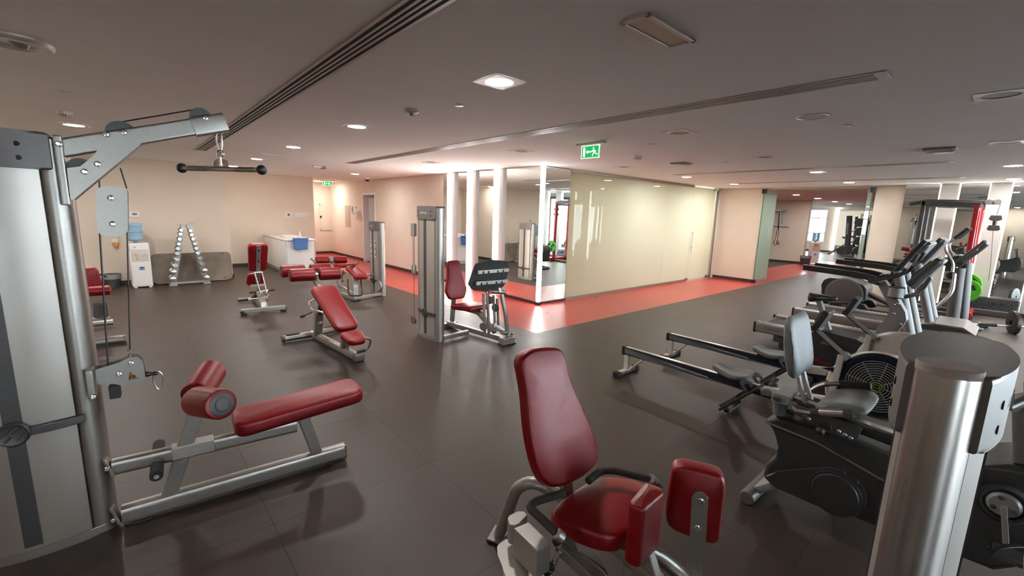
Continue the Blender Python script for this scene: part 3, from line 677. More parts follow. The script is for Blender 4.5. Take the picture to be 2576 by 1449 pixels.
# floor rail, seat rail and posts
LB().bar([(.06, 0, .062), (1.25, 0, .062)], .085, .105, rad=.03).part('floor_rail', 'silver', cm)
LB().bb(1.245, 1.258, -.04, .04, .015, .11, bev=.004).part('rail_end', 'cap', cm)
for x in (.14, 1.18): LB().bb(x-.05, x+.05, -.036, .036, 0, .014, bev=.003).part('rubber_foot', 'rubber', cm)
LB().bar([(.045, 0, .352), (.95, 0, .338)], .07, .085, rad=.024).part('seat_rail', 'silver', cm)
LB().bb(.30, .50, -.0385, .0385, .318, .392, bev=.004).part('rail_sleeve', 'silver2', cm)
for z in (.10, .385): LB().box((.035, 0, z-.02), (.016, .075, .11), R=Matrix.Rotation(radians(-14), 4, 'Y'), bev=.004).part('rail_flange', 'silver', cm)
LB().bar([(.265, 0, .09), (.445, 0, .62)], .046, .078, up=(1, 0, 0)).part('roller_post', 'silver', cm)
LB().bar([(1.07, 0, .09), (.985, 0, .42)], .044, .07, up=(1, 0, 0)).part('rear_support', 'silver', cm)
LB().bar([(.9, 0, .36), (1.12, 0, .43)], .05, .03).part('seat_bracket', 'silver', cm)
for e0, e1 in (((.435, -.04, .652), (.545, -.30, .703)), ((.435, .04, .652), (.53, .30, .708))):
    LB().cyl((.43, 0, .645), e1, .018).part('roller_axle', 'chrome', cm)
    roller(cm, IM @ Vector(e0), IM @ Vector(e1), .083)
tl = radians(4.2)
pad(cm, 'seat_pad', rpoly([(-.385, -.145, .05), (.385, -.145, .06), (.385, .145, .06), (-.385, .145, .05)], .05), IM @ Vector((.985, 0, .472)), IM.to_3x3() @ Vector((cos(tl), 0, sin(tl))), IM.to_3x3() @ Vector((0, 1, 0)), .095, bev=.026)
fp = LB().cyl((.235, -.19, .335), (.235, .19, .335), .017).part('foot_bar', 'silver', cm)
for s in (-1, 1):
    g = LB().cyl((.235, s*.075, .335), (.235, s*.20, .335), .03, bev=.005).part('foot_grip', 'foam', cm)
    LB().cyl((.235, s*.198, .335), (.235, s*.206, .335), .012).part('grip_cap', 'chrome', g)
bl = []
for x, y in ((248, 414), (216, 433), (269, 340), (313, 335), (516, 299)): c = pv(x, y); bl.append(IM @ Vector((c[0], -.041, c[1])))
for x, y in ((280, 498), (285, 563)): c = pv(x, y); bl.append(IM @ Vector((c[0], -.026, c[1])))
for x, y in ((330, 913), (300, 940)): c = q(x, y); bl.append(IM @ Vector((c[0], -.039, c[1])))
bl += [IM @ Vector((.03, -.05, .375)), IM @ Vector((.03, -.062, .08)), IM @ Vector((.02, -.076, .79)), IM @ Vector((.02, -.047, 2.02))]
bolts(cm, bl, IM.to_3x3() @ Vector((0, -1, 0)), .011, .016)
# bar that hangs from the arm
c0 = IM @ Vector((pv(552, 360)[0], 0, pv(552, 360)[1])); z1 = pv(555, 425)[1]
hb = thing('pulldown_bar', 'short chrome pull bar with black ball ends hanging from the cable arm', 'bar', (c0.x, c0.y, z1))
HB = lambda: B(RZ((c0.x, c0.y, 0), -46))
carab(HB(), (0, pv(551, 357)[1]), .026, .12, .004).part('snap_hook', 'steel', hb)
HB().ring((0, 0, z1+.082), (0, 1, 0), .018, .005, n=18).cyl((0, 0, z1+.02), (0, 0, z1+.065), .008).part('swivel_eye', 'chrome', hb)
HB().bar([(-.028, 0, z1), (-.028, 0, z1+.04), (.028, 0, z1+.04), (.028, 0, z1)], .03, .006, bend=.02, up=(0, 1, 0), rad=0).part('stirrup', 'chrome', hb)
for s in (-1, 1):
    HB().cyl((0, 0, z1), (s*.225, 0, z1), .0135).part('bar_half', 'chrome', hb)
    HB().cyl((s*.085, 0, z1), (s*.195, 0, z1), .0145).part('knurled_grip', 'steel', hb)
    HB().ball((s*.236, 0, z1), .027).part('ball_end', 'black', hb)

# ------------------------------------------------------------------ decline bench in the middle of the floor
bn = thing('decline_bench', 'red padded adjustable bench with foot rollers, standing in mid floor', 'bench', (1.80, 5.4, 0))
B().bar([(1.776, 6.1, .062), (1.885, 4.86, .058)], .085, .09, rad=.03).part('spine', 'silver', bn)
cr = B().oval([(1.40, 6.085, .055), (1.79, 6.09, .058), (2.17, 6.205, .055)], .10, .085, bend=.1).part('rear_crossbar', 'silver', bn)
for p, u in (((1.40, 6.085, .055), (-1, 0, 0)), ((2.17, 6.205, .055), (1, .2, 0))): B().lathe([(0, .02), (.038, .016), (.05, 0), (.05, -.02)], p, u, n=20).part('end_cap', 'cap', cr)
B().box((1.52, 6.09, .099), (.17, .07, .008), bev=.003).box((2.05, 6.19, .099), (.17, .07, .008), rz=.18, bev=.003).part('grip_tread', 'rubber', cr)
B().box((1.90, 4.83, .05), (.13, .09, .09), bev=.02).part('front_foot', 'cap', bn)
B().bar([(1.79, 5.93, .09), (1.78, 5.80, .42)], .10, .085, up=(0, 1, 0)).part('mid_post', 'silver', bn)
B().bar([(1.78, 5.80, .38), (1.77, 5.66, .62), (1.77, 5.42, .70)], .05, .05, bend=.06, up=(0, 0, 1)).part('adjuster_arm', 'rack', bn)
B().cyl((1.70, 5.80, .43), (1.60, 5.80, .40), .008).cyl((1.60, 5.80, .40), (1.55, 5.80, .385), .018).part('pull_pin', 'black', bn)
B().bar([(1.865, 5.17, .08), (1.83, 5.02, .34)], .09, .08, up=(0, 1, 0)).part('front_post', 'silver', bn)
B().bar([(1.83, 5.05, .33), (1.80, 4.55, .31)], .06, .04).part('seat_beam', 'rack', bn)
ub = Vector((-.02, .76, .37)).normalized(); 
pad(bn, 'back_pad', rpoly([(-.42, -.13, .05), (.42, -.15, .05), (.42, .15, .05), (-.42, .13, .05)][::1], .05), Vector((1.74, 5.10, .615))-Vector((0, -.03, .06))*0, ub, (-1, 0, 0), .07)
pad(bn, 'seat_pad', rpoly([(-.13, -.09, .05), (.11, -.125, .04), (.11, .125, .04), (-.13, .09, .05)], .05), (1.75, 4.57, .375), (0, .97, .22), (-1, 0, 0), .07)
B().bar([(1.775, 5.5, .70), (1.775, 5.70, .76), (1.80, 5.97, .80), (1.80, 6.0, .92)], .055, .05, bend=.05).part('roller_arm', 'silver', bn)
A1 = [G(728, 693, .905), G(856, 687, .905)]; A2 = [G(706, 683, .905), G(830, 676, .905)]
for A in (A1, A2):
    a, b = A; d = (b-a); L = d.length; d.normalize()
    B().cyl(a+d*.03, b-d*.03, .016).part('roller_axle', 'chrome', bn)
    roller(bn, a, a+d*.295, .083); roller(bn, b-d*.265, b, .083)
m1, m2 = (A1[0]+A1[1])/2, (A2[0]+A2[1])/2
B().bar([m1, m2], .05, .05).part('axle_link', 'silver', bn)
B().tube([(1.66, 5.50, .66), (1.58, 5.58, .60), (1.60, 5.45, .54), (1.68, 5.30, .52)], .011, .06).part('side_handle', 'chrome', bn)
hl = B().tube([(1.86, 4.86, .10), (2.02, 4.84, .12), (2.04, 4.78, .25), (1.95, 4.74, .30), (1.86, 4.72, .31)], .014, .05).part('front_handle', 'silver', bn)
B().cyl((1.89, 4.86, .105), (1.99, 4.845, .117), .019).part('hand_grip', 'foam', hl)
B().box((1.78, 5.79, .28), (.06, .004, .03)).part('label_plate', 'paper', bn)

# ------------------------------------------------------------------ rear bench seen from behind
rb = thing('adjustable_bench', 'red adjustable bench seen from behind, steel strip up its back, near the white counter', 'bench', (1.58, 8.3, 0))
B().bar([(1.255, 7.99, .07), (1.90, 7.975, .07)], .055, .075).part('front_crossbar', 'silver', rb)
for x in (1.29, 1.87):
    B().bb(x-.04, x+.04, 7.95, 8.02, 0, .032, bev=.006).part('rubber_foot', 'rubber', rb); B().cyl((x-.02 if x < 1.5 else x+.02, 7.95, .05), (x-.02 if x < 1.5 else x+.02, 8.0, .05), .032).part('transport_wheel', 'black', rb)
B().bar([(1.60, 8.0, .08), (1.62, 8.5, .30)], .10, .05).part('main_leg', 'silver', rb)
B().bar([(1.62, 8.45, .30), (1.64, 9.1, .06)], .07, .05).part('rear_leg', 'rack', rb)
B().bar([(1.40, 9.1, .05), (1.88, 9.1, .05)], .06, .06).part('rear_crossbar', 'silver', rb)
vb = Vector((0, -.2, .5)).normalized()
obk = Vector((1.605, 8.30, .905))
pad(rb, 'back_pad', rpoly([(-.135, -.26), (.135, -.26), (.15, .25), (-.15, .25)], .045), obk, (1, 0, 0), vb, .07)
B().prism([(-.032, -.46), (.032, -.46), (.034, .235), (-.034, .235)], obk-Vector((0, .5, .2)).normalized()*.050, (1, 0, 0), vb, .012, bev=.003).part('back_strip', 'silver', rb)
bolts(rb, [obk-Vector((0, .5, .2)).normalized()*.057+vb*k for k in (.15, -.05, -.34, -.41)], (0, -1, -.4), .013, .008, 'black')
osp = Vector((1.595, 8.52, .50))
pad(rb, 'seat_pad', rpoly([(-.15, -.10), (.12, -.13), (.13, .12), (-.13, .12)], .05), osp, (1, 0, 0), vb, .065)
B().bb(1.50, 1.70, 8.44, 8.52, .38, .42, bev=.004).part('seat_bracket', 'silver', rb)
rd = B()
for x0, x1 in ((1.555, 1.605), (1.665, 1.70)): rd.cyl((x0-.015, 8.30, .645), (x1-.015, 8.22, .30), .011)
rd.cyl((1.53, 8.30, .645), (1.66, 8.30, .645), .012).part('strut_pair', 'chrome', rb)
hd = B().cyl((1.46, 8.28, .315), (1.80, 8.26, .335), .012).part('lever_bar', 'chrome', rb)
for a, b in (((1.44, 8.28, .315), (1.54, 8.275, .32)), ((1.72, 8.265, .33), (1.82, 8.26, .335))): B().cyl(a, b, .018).part('lever_grip', 'foam', hd)
h2 = B().cyl((1.34, 8.30, .20), (1.62, 8.30, .205), .01).part('side_lever', 'chrome', rb); B().cyl((1.27, 8.30, .197), (1.42, 8.30, .202), .022, bev=.005).part('lever_grip', 'foam', h2)
B().prism([(-.014, -.01), (.014, -.01), (0, .018)], (1.70, 8.16, .27), (1, 0, 0), (0, .3, 1), .002).part('warning_sticker', 'yellow', rb)

# ------------------------------------------------------------------ leg press
lp = thing('leg_press', 'seated leg press with red seat and big black foot plate before the mirror columns', 'exercise machine', (3.5, 4.95, 0))
tower(lp, RZ((3.10, 5.22, 0), -90), .585, 1.81, caph=.16, bz=.37)
B().bar([(3.12, 4.93, .055), (3.55, 4.96, .06)], .06, .06).bar([(3.60, 5.55, .055), (3.74, 4.36, .06)], .07, .075).part('base_frame', 'silver', lp)
B().bb(3.66, 3.86, 4.28, 4.40, 0, .10, bev=.012).part('front_foot', 'silver', lp)
B().bb(3.66, 3.87, 4.27, 4.41, 0, .014, bev=.004).part('rubber_foot', 'rubber', lp)
B().bb(3.45, 3.75, 5.50, 5.58, 0, .07, bev=.01).part('rear_foot', 'silver', lp)
f = PL((3.5, 5.28, 0), (1, 0, 0), (0, .18, 1))
bp = [f(1118, 655), f(1148, 656), f(1155, 690), f(1172, 725), f(1174, 742), f(1160, 750), f(1120, 750)]
wx = max(p[0] for p in bp); cxx = wx-.19
pad(lp, 'back_pad', rpoly([(cxx-.11, f(1140, 655)[1]), (cxx+.11, f(1140, 655)[1]), (cxx+.125, f(1155, 690)[1]), (cxx+.19, f(1172, 728)[1]), (cxx+.13, f(1160, 751)[1]), (cxx-.13, f(1160, 751)[1]), (cxx-.19, f(1172, 728)[1]), (cxx-.125, f(1155, 690)[1])], .03), (3.5, 5.28, 0), (1, 0, 0), (0, .18, 1), .07)
pad(lp, 'seat_pad', rpoly([(-.19, -.24), (.19, -.24), (.21, .24), (-.21, .24)], .05), (3.5+cxx, 5.0, .42), (1, 0, 0), (0, 1, -.1), .075)
B().bar([(3.5+cxx, 5.20, .36), (3.5+cxx, 4.80, .37), (3.68, 4.50, .14)], .07, .06, bend=.06).part('seat_beam', 'silver', lp)
B().bar([(3.5+cxx, 5.48, .10), (3.5+cxx, 5.42, .66)], .06, .06, up=(0, 1, 0)).part('back_post', 'silver', lp)
Yp = 4.47; g = PL((3.6, Yp, 0), (1, 0, 0), (0, -.14, 1))
fp = [g(1177, 716), g(1196, 664), g(1234, 653), g(1276, 657), g(1279, 674), g(1268, 716), g(1255, 728), g(1190, 730)]
o = (3.6, Yp, 0)
pt = B().prism(rpoly(fp, .04, 3), o, (1, 0, 0), (0, -.14, 1), .03, bev=.008).part('foot_plate', 'rubber', lp)
for ya, yb in ((1195, 1273), (1195, 1270)):
    pass
for (xa, y1), (xb, y2) in (((1197, 683), (1273, 677)), ((1192, 711), (1270, 705))):
    p, r_ = g(xa, y1), g(xb, y2); V = Vector((0, -.14, 1)).normalized()
    P0 = Vector(o)+Vector((p[0], 0, 0))+V*p[1]; P1 = Vector(o)+Vector((r_[0], 0, 0))+V*r_[1]
    off = Vector((0, -.04, -.006)); rl = B().bar([P0+off, P1+off], .035, .05).part('plate_rail', 'silver', pt)
    bolts(rl, [P0+off*1.55+(P1-P0)*k for k in (.15, .32, .62, .80)], (0, -1, -.14), .012, .006, 'black')
def at(Y, x, y): a = PY(Y, x, y); return Vector((a[0], Y, a[1]))
B().bar([at(4.40, 1238, 682), at(4.36, 1258, 735)], .05, .05, up=(1, 0, 0)).part('plate_arm', 'silver', lp)
B().cyl(at(4.37, 1235, 733), at(4.37, 1270, 735), .03).part('arm_pivot', 'silver', lp)
B().bar([at(4.36, 1262, 740), at(4.34, 1272, 790), at(4.35, 1276, 835)], .045, .05, bend=.05, up=(1, 0, 0)).part('swing_arm', 'silver', lp)
for a, b, z in ((1216, 738, 845), (1226, 735, 840), (1241, 742, 812), (1250, 750, 818)):
    B().bar([at(4.50, a, b), at(4.50, a+4, z)], .035, .03, up=(1, 0, 0)).part('guide_post', 'silver', lp)
for x, y in ((1246, 774), (1232, 755), (1216, 822)):
    c = at(4.48, x, y); B().lathe([(0, -.012), (.055, -.012), (.055, .012), (0, .012)], c, (1, .3, 0), n=24).part('pulley', 'cap', lp)
B().bar([at(4.45, 1240, 818), at(4.36, 1280, 842)], .07, .06).part('link_block', 'silver', lp)
B().cyl(at(4.36, 1262, 836), at(4.36, 1288, 838), .03).part('lower_pivot', 'silver', lp)
for y, za, zb_ in ((5.55, 1.45, .98), (5.585, 1.45, .98), (5.57, .9, .2)): B().cyl((3.03, y, za), (3.03, y, zb_), .0035, n=6).part('cable', 'black', lp)
B().bb(3.0, 3.06, 5.53, 5.60, .86, 1.0, bev=.02).part('pulley_block', 'silver', lp)
B().bb(3.0, 3.06, 5.53, 5.60, 1.40, 1.58, bev=.01).part('top_bracket', 'silver', lp)
B().cyl((3.02, 5.60, .18), (3.05, 5.60, .18), .06).part('pulley', 'cap', lp)

# ------------------------------------------------------------------ leg curl
lc = thing('leg_curl_machine', 'red leg curl machine with slim silver tower on the edge of the red walkway', 'exercise machine', (3.5, 8.6, 0))
tower(lc, RZ((3.84, 8.60, 0), -90), .56, 1.495, caph=.16, bz=.30, placards=True)
B().bar([(3.84, 8.38, .045), (3.20, 8.20, .05)], .06, .06).bar([(3.20, 8.16, .05), (3.13, 8.84, .05)], .06, .06).part('base_frame', 'silver', lc)
for x, y in ((3.19, 8.17), (3.12, 8.82)): B().bb(x-.09, x+.09, y-.045, y+.045, 0, .016, bev=.004).part('rubber_foot', 'rubber', lc)
B().bar([(3.20, 8.18, .05), (3.20, 8.19, .34), (3.25, 8.35, .43)], .10, .05, bend=.08, up=(0, 1, 0)).part('front_arch', 'silver', lc)
B().bar([(3.13, 8.82, .05), (3.12, 8.82, .40), (3.2, 8.75, .5)], .08, .05, bend=.08, up=(0, 1, 0)).part('rear_arch', 'silver', lc)
B().bar([(3.80, 8.60, .42), (3.3, 8.55, .45)], .05, .05).part('cross_arm', 'silver', lc)
B().bar([(3.12, 8.8, .22), (3.26, 8.3, .08)], .04, .04).part('brace', 'silver', lc)
up = Vector((-.03, .85, .22)).normalized()
pad(lc, 'chest_pad', rpoly([(-.30, -.13), (.30, -.11), (.30, .11), (-.30, .13)], .05), (3.32, 8.42, .515), up, (-1, 0, 0), .07)
pad(lc, 'hip_pad', rpoly([(-.16, -.17), (.16, -.17), (.16, .17), (-.16, .17)], .05), (3.27, 8.9, .60), (-.03, .9, -.1), (-1, 0, 0), .07)
a, b = G(794, 655, .70), G(872, 653, .70); d = (b-a).normalized(); L = (b-a).length
B().cyl(a, b, .016).part('roller_axle', 'chrome', lc)
roller(lc, a, a+d*(L*.40), .075); roller(lc, b-d*(L*.40), b, .075)
m = (a+b)/2; B().lathe([(0, -.05), (.05, -.05), (.07, -.03), (.07, .03), (.05, .05), (0, .05)], m, d, n=22).part('cam_hub', 'silver', lc)
B().bar([m, (3.2, 8.95, .42), (3.18, 8.8, .3)], .05, .04, bend=.1).part('roller_arm', 'silver', lc)
h_ = [G(783, 651, .80), G(793, 660, .78), G(797, 672, .66), G(797, 686, .55)]
B().tube(h_, .02, .05).part('side_handle', 'cap', lc)
h_ = [G(880, 672, .62), G(893, 668, .62), G(902, 661, .64)]
B().tube(h_, .013, .03).part('front_handle', 'black', lc)
B().tube([(3.12, 8.35, .40), (3.05, 8.15, .12), (3.30, 8.1, .10), (3.36, 8.3, .38)], .014, .06).part('foot_loop', 'black', lc)
B().lathe([(0, -.012), (.095, -.012), (.095, .012), (0, .012)], (3.72, 8.30, .24), (1, .2, 0), n=28).part('cam', 'silver2', lc)

# ------------------------------------------------------------------ hip machine in the foreground
hm = thing('hip_adductor_machine', 'foreground hip machine with red seat, tall red backrest and round silver tower', 'exercise machine', (1.45, 1.1, 0))
tower(hm, RZ((1.610, .053, 0), 0), .59, 1.455, caph=.185, bz=.45, round_top=True, cr=.052, ky=.76)
V = Vector((0, .17, .6)).normalized(); ob = Vector((1.45, 1.20, .58)); f = PL(ob, (1, 0, 0), V)
px = [(1306, 897), (1340, 876), (1385, 872), (1414, 874), (1424, 890), (1436, 950), (1466, 1020), (1496, 1090), (1508, 1145), (1504, 1168), (1470, 1200), (1430, 1220), (1395, 1230), (1372, 1222), (1352, 1180), (1338, 1120), (1330, 1060), (1326, 1000), (1318, 950)]
pp = [f(*p) for p in px]
pad(hm, 'back_pad', rpoly(pp[::-1], .02, 2), ob-V.cross(Vector((1, 0, 0)))*-.03, (1, 0, 0), V, .07, bev=.02)
sp = [G(x, y, .5) for x, y in ((1382, 1286), (1400, 1262), (1440, 1232), (1495, 1198), (1530, 1194), (1590, 1200), (1650, 1222), (1655, 1250), (1600, 1310), (1568, 1342), (1540, 1348), (1490, 1338), (1430, 1315), (1388, 1296))]
pad(hm, 'seat_pad', rpoly([(p.x, p.y) for p in sp], .02, 2)[::-1], (0, 0, .455), (1, 0, 0), (0, 1, 0), .09, bev=.025)
kp = [G(*p, .685) for p in ((1581, 1260), (1624, 1208), (1668, 1224), (1672, 1236), (1621, 1280), (1590, 1270))]
o1 = pad(hm, 'knee_pad', rpoly([(p.x, p.y) for p in kp], .012, 3), (0, 0, .552), (1, 0, 0), (0, 1, 0), .262, bev=.015)
u2 = Vector((.106, -.183, 0)).normalized(); o2 = Vector((1.735, .735, .54)); f2_ = PL(o2, u2, (0, 0, 1))
k2 = [f2_(*p) for p in ((1690, 1178), (1720, 1174), (1810, 1196), (1824, 1208), (1826, 1240), (1808, 1372), (1790, 1374), (1700, 1342), (1676, 1325), (1673, 1290))]
n2 = u2.cross(Vector((0, 0, 1)))
o3 = pad(hm, 'knee_pad', rpoly(k2[::-1], .02, 3), o2-n2*.0+Vector((.04, .02, 0)), u2, (0, 0, 1), .09, bev=.02)
zb = PL(o2-Vector((.012, .006, 0)), u2, (0, 0, 1))
kb = [zb(*p) for p in ((1740, 1250), (1750, 1236), (1768, 1236), (1782, 1252), (1776, 1350), (1760, 1500), (1722, 1500), (1735, 1350))]
br = B().prism(rpoly(kb[::-1], .012, 3), o2-Vector((.012, .006, 0)), u2, (0, 0, 1), .012, bev=.003).part('pad_bracket', 'silver', hm)
nb = Vector((-.87, -.5, 0))
bolts(br, [o2+nb*.022+u2*zb(x, y)[0]+Vector((0, 0, zb(x, y)[1])) for x, y in ((1762, 1258), (1753, 1325))], nb, .012, .006, 'steel')
B().bar([(1.47, .80, .45), (1.52, .70, .14)], .05, .05, up=(1, 0, 0)).part('pad_post', 'silver', hm)
# arm rests: grey tubes around the seat
for s, pts in (('l', ((1420, 1240, .56), (1345, 1262, .56), (1330, 1275, .56), (1405, 1345, .55), (1440, 1372, .5))), ('r', ((1480, 1210, .58), (1512, 1184, .58), (1545, 1183, .58), (1640, 1206, .58), (1660, 1225, .52)))):
    P_ = [G(*p) for p in pts]
    a_ = B().tube(P_, .0175, .035).part('arm_tube', 'foam', hm)
    e = P_[-2]; d_ = (P_[-1]-e).normalized(); B().cyl(e-d_*.01, e+d_*.022, .021, bev=.003).part('collar', 'silver', a_)
# frame
B().tube([G(1256, 1345, .03), G(1262, 1330, .10), G(1300, 1225, .40), G(1340, 1210, .45), G(1420, 1250, .38), (1.46, 1.05, .36)], .031, .09, n=14).part('rear_frame_tube', 'silver', hm)
B().box(G(1254, 1345, .02), (.12, .09, .016), rz=.5, bev=.006).part('rear_foot', 'silver', hm)
B().box(G(1254, 1345, .008), (.125, .095, .016), rz=.5, bev=.004).part('rubber_foot', 'rubber', hm)
B().bar([(1.48, 1.15, .37), (1.48, .80, .36), (1.50, .60, .18)], .08, .06, bend=.08).part('seat_beam', 'silver', hm)
B().bar([(1.48, 1.22, .36), (1.46, 1.27, .78)], .07, .03, up=(0, 1, 0)).part('back_upright', 'silver', hm)
def zp(z, *px): return [(G(x, y, z).x, G(x, y, z).y) for x, y in px]
c1 = zp(.39, (1292, 1328), (1330, 1312), (1385, 1365), (1352, 1386))
bxp = B().prism(c1[::1], (0, 0, .32), (1, 0, 0), (0, 1, 0), .14, bev=.006).part('cam_cover', 'silver2', hm)
c2 = zp(.24, (1250, 1372), (1275, 1352), (1300, 1362), (1330, 1420), (1330, 1470), (1275, 1462), (1262, 1420), (1252, 1395))
B().prism(rpoly(c2, .02, 3), (0, 0, .232), (1, 0, 0), (0, 1, 0), .014, bev=.004).part('base_plate', 'silver2', hm)
c3 = zp(.34, (1276, 1318), (1310, 1302), (1330, 1312), (1300, 1340), (1280, 1342))
B().prism(rpoly(c3, .02, 4), (0, 0, .33), (1, 0, 0), (0, 1, 0), .10, bev=.006).part('pivot_housing', 'silver2', hm)
c4 = zp(.20, (1262, 1420), (1330, 1480), (1400, 1540), (1360, 1560), (1268, 1470))
B().prism(c4, (0, 0, .13), (1, 0, 0), (0, 1, 0), .14, bev=.01).part('base_housing', 'silver', hm)
B().tube([G(1395, 1365, .34), G(1415, 1352, .37), G(1445, 1362, .37)], .02, .03, n=10).part('range_lever', 'rack', hm)
B().bar([G(1415, 1375, .30), G(1500, 1455, .24), G(1560, 1520, .22)], .07, .06).part('swing_arm', 'silver', hm)
B().cyl(G(1405, 1385, .31), G(1385, 1432, .22), .016).part('stop_pin', 'chrome', hm)
B().cyl(G(1384, 1425, .26), G(1374, 1436, .22), .024, bev=.004).part('pin_knob', 'black', hm)
gs = [G(1450, 1370, .34), G(1500, 1382, .34), G(1530, 1449, .2), G(1470, 1440, .2)]
B().loft([[p+Vector((0, 0, .006)) for p in gs], [p-Vector((0, 0, .006)) for p in gs]]).part('side_gusset', 'silver2', hm)
B().tube([G(1630, 1385, .33), G(1660, 1400, .30), G(1720, 1450, .22), (1.72, .45, .10), (1.75, .28, .06)], .034, .06, n=14).part('front_frame_tube', 'silver', hm)
B().bar([(1.30, .05, .06), (1.75, .30, .06)], .07, .06).part('tower_link', 'silver', hm)
B().cyl(G(1590, 1449, .24), G(1640, 1415, .28), .014).part('pad_rod', 'lgrey', hm); B().cyl(G(1640, 1415, .28), G(1648, 1410, .28), .022).part('rod_cap', 'black', hm)
B().cyl((1.48, .85, .34), (1.48, .85, .06), .05).part('pivot_column', 'silver', hm)
B().bar([(1.25, 1.25, .09), (1.70, .45, .06)], .08, .07).part('floor_beam', 'silver', hm)
# ------------------------------------------------------------------ rowing machines
def pxs(X, *l): return [PX(X, x, y) for x, y in l]
def rower(X, lab, loc):
    t = thing('rowing_machine', lab, 'rowing machine', (X, 1.6, 0), 'rowing machines')
    hx = .032
    B().bb(X-hx, X+hx, .95, 2.72, .225, .306, bev=.004).part('rail', 'navy', t)
    rl = B().bb(X-.022, X+.022, 1.0, 2.72, .306, .313, bev=.002).part('rail_track', 'steel', t)
    st = B()
    for s in (-1, 1):
        for k in range(4):
            zz = .296-.014*k
            st.loft([[(X+s*(hx+.0006), 2.715, zz), (X+s*(hx+.0006), 2.715, zz-.008), (X+s*(hx-.002), 2.715, zz-.004)], [(X+s*(hx+.0006), 2.30-.12*k, zz-.012-.006*k), (X+s*(hx+.0006), 2.30-.12*k, zz-.016-.006*k), (X+s*(hx-.002), 2.30-.12*k, zz-.014-.006*k)], [(X+s*(hx+.0006), 1.75-.12*k, zz-.04-.004*k if zz-.04 > .235 else .234), (X+s*(hx+.0006), 1.75-.12*k, .231), (X+s*(hx-.002), 1.75-.12*k, .233)]])
    st.part('rail_stripe', 'lgrey', t, kind='stuff')
    B().bb(X-.037, X+.037, 2.705, 2.745, .218, .316, bev=.006).part('end_cap', 'black', t)
    B().bar([(X, 2.69, .225), (X, 2.685, .03)], .055, .06, up=(0, 1, 0)).part('rear_leg', 'cream', t)
    B().bar([(X, 2.48, .225), (X, 2.66, .04)], .04, .018, up=(0, 1, 0)).part('leg_brace', 'cream', t)
    c = B().bb(X-.16, X+.17, 2.655, 2.72, .012, .05, bev=.006).part('rear_foot', 'cream', t)
    for s in (-1, 1): B().bb(X+s*.175-.035, X+s*.175+.035, 2.65, 2.725, 0, .056, bev=.008).part('foot_cap', 'rubber', c)
    se = B().loft([[(X+a*w, 1.385+.33*k/8, z+(.02*abs(a)**2 if zz == 0 else 0)+zz) for zz in (0,) for a in (-1, -.6, 0, .6, 1)]+[(X+a*w, 1.385+.33*k/8, z-.045) for a in (1, 0, -1)] for k in range(9) for w, z in [((.10+.055*sin(pi*min(1, k/6+.12))), .383-.02*sin(pi*k/8)+.012*(k > 6))]]).part('seat', 'grey', t, sub=1)
    B().bb(X-.06, X+.06, 1.43, 1.66, .30, .345, bev=.006).part('seat_carriage', 'black', t)
    for s in (-1, 1):
        xx = X+s*.135; vv = Vector((0, -.69, .72)); nn = Vector((0, .72, .69))
        fpz = B().prism(rpoly([(-.06, -.25), (.06, -.25), (.065, .22), (-.065, .22)], .03), (xx, 1.39, .205), (1, 0, 0), vv, .025, bev=.006).part('foot_board', 'black', t)
        c = Vector((xx, 1.39, .205))+nn*.025
        B().prism(rpoly([(-.05, -.22), (.05, -.22), (.05, -.02), (-.05, -.02)], .02), c, (1, 0, 0), vv, .03, bev=.006).part('heel_rest', 'rack', fpz)
        c2 = c+vv*.10
        B().bar([c2+Vector((-.065, 0, 0)), c2+Vector((-.06, 0, 0))+nn*.075, c2+Vector((.06, 0, 0))+nn*.075, c2+Vector((.065, 0, 0))], .045, .006, bend=.045, up=vv).part('foot_strap', 'rubber', fpz)
    B().bar([(X-.16, 1.5, .035), (X+.16, 1.5, .035)], .05, .03).part('stretcher_foot', 'black', t)
    B().bar([(X, 1.28, .27), (X, .62, .36)], .07, .085).part('front_beam', 'cream', t)
    # fan drum
    cy, cz, R_ = .50, .50, .325
    h = B().lathe([(0, -.085), (R_*.8, -.085), (R_*.96, -.07), (R_, -.035), (R_, .035), (R_*.96, .07), (R_*.8, .085), (0, .085)], (X, cy, cz), (1, 0, 0), n=48).part('fan_housing', 'cream', t)
    gy, gz = PX(X-.1, 2206, 972); 
    for s in (-1,):
        q = (X+s*.086, gy, gz)
        B().lathe([(0, .004), (.205, .004), (.205, .0), (0, .0)], q, (s, 0, 0), n=40).part('fan_recess', 'dark', h)
        B().lathe([(.19, .006), (.20, .028), (.225, .03), (.24, .016), (.245, 0), (.19, 0)], q, (s, 0, 0), n=48).part('fan_ring', 'navy', h)
        gr = B()
        for k in range(9): gr.ring((X+s*.106, gy, gz), (1, 0, 0), .046+.0178*k, .0032, n=40, m=5)
        for k in range(8): a = 2*pi*k/8+.2; gr.cyl((X+s*.104, gy+.04*cos(a), gz+.04*sin(a)), (X+s*.104, gy+.2*cos(a), gz+.2*sin(a)), .0032, n=6)
        gr.part('fan_grille', 'lgrey', h, kind='stuff')
        B().lathe([(0, .006), (.036, .005), (.04, 0)], (X+s*.108, gy, gz), (s, 0, 0), n=24).part('hub_badge', 'navy', h)
        B().lathe([(.029, .007), (.034, .007), (.034, .005), (.029, .005)], (X+s*.108, gy, gz), (s, 0, 0), n=24).part('badge_ring', 'lime', h)
        text('C2', 'badge_lettering', 'lime', h, (X+s*.1155, gy, gz), (0, s, 0), (0, 0, 1), .042, .001)
    B().prism([(-.1, -.02), (.08, -.045), (.08, .04)], (X-.098, gy+.255, gz+.06), (0, -1, 0), (0, 0, 1), .014, bev=.003).part('damper_lever', 'navy', h)
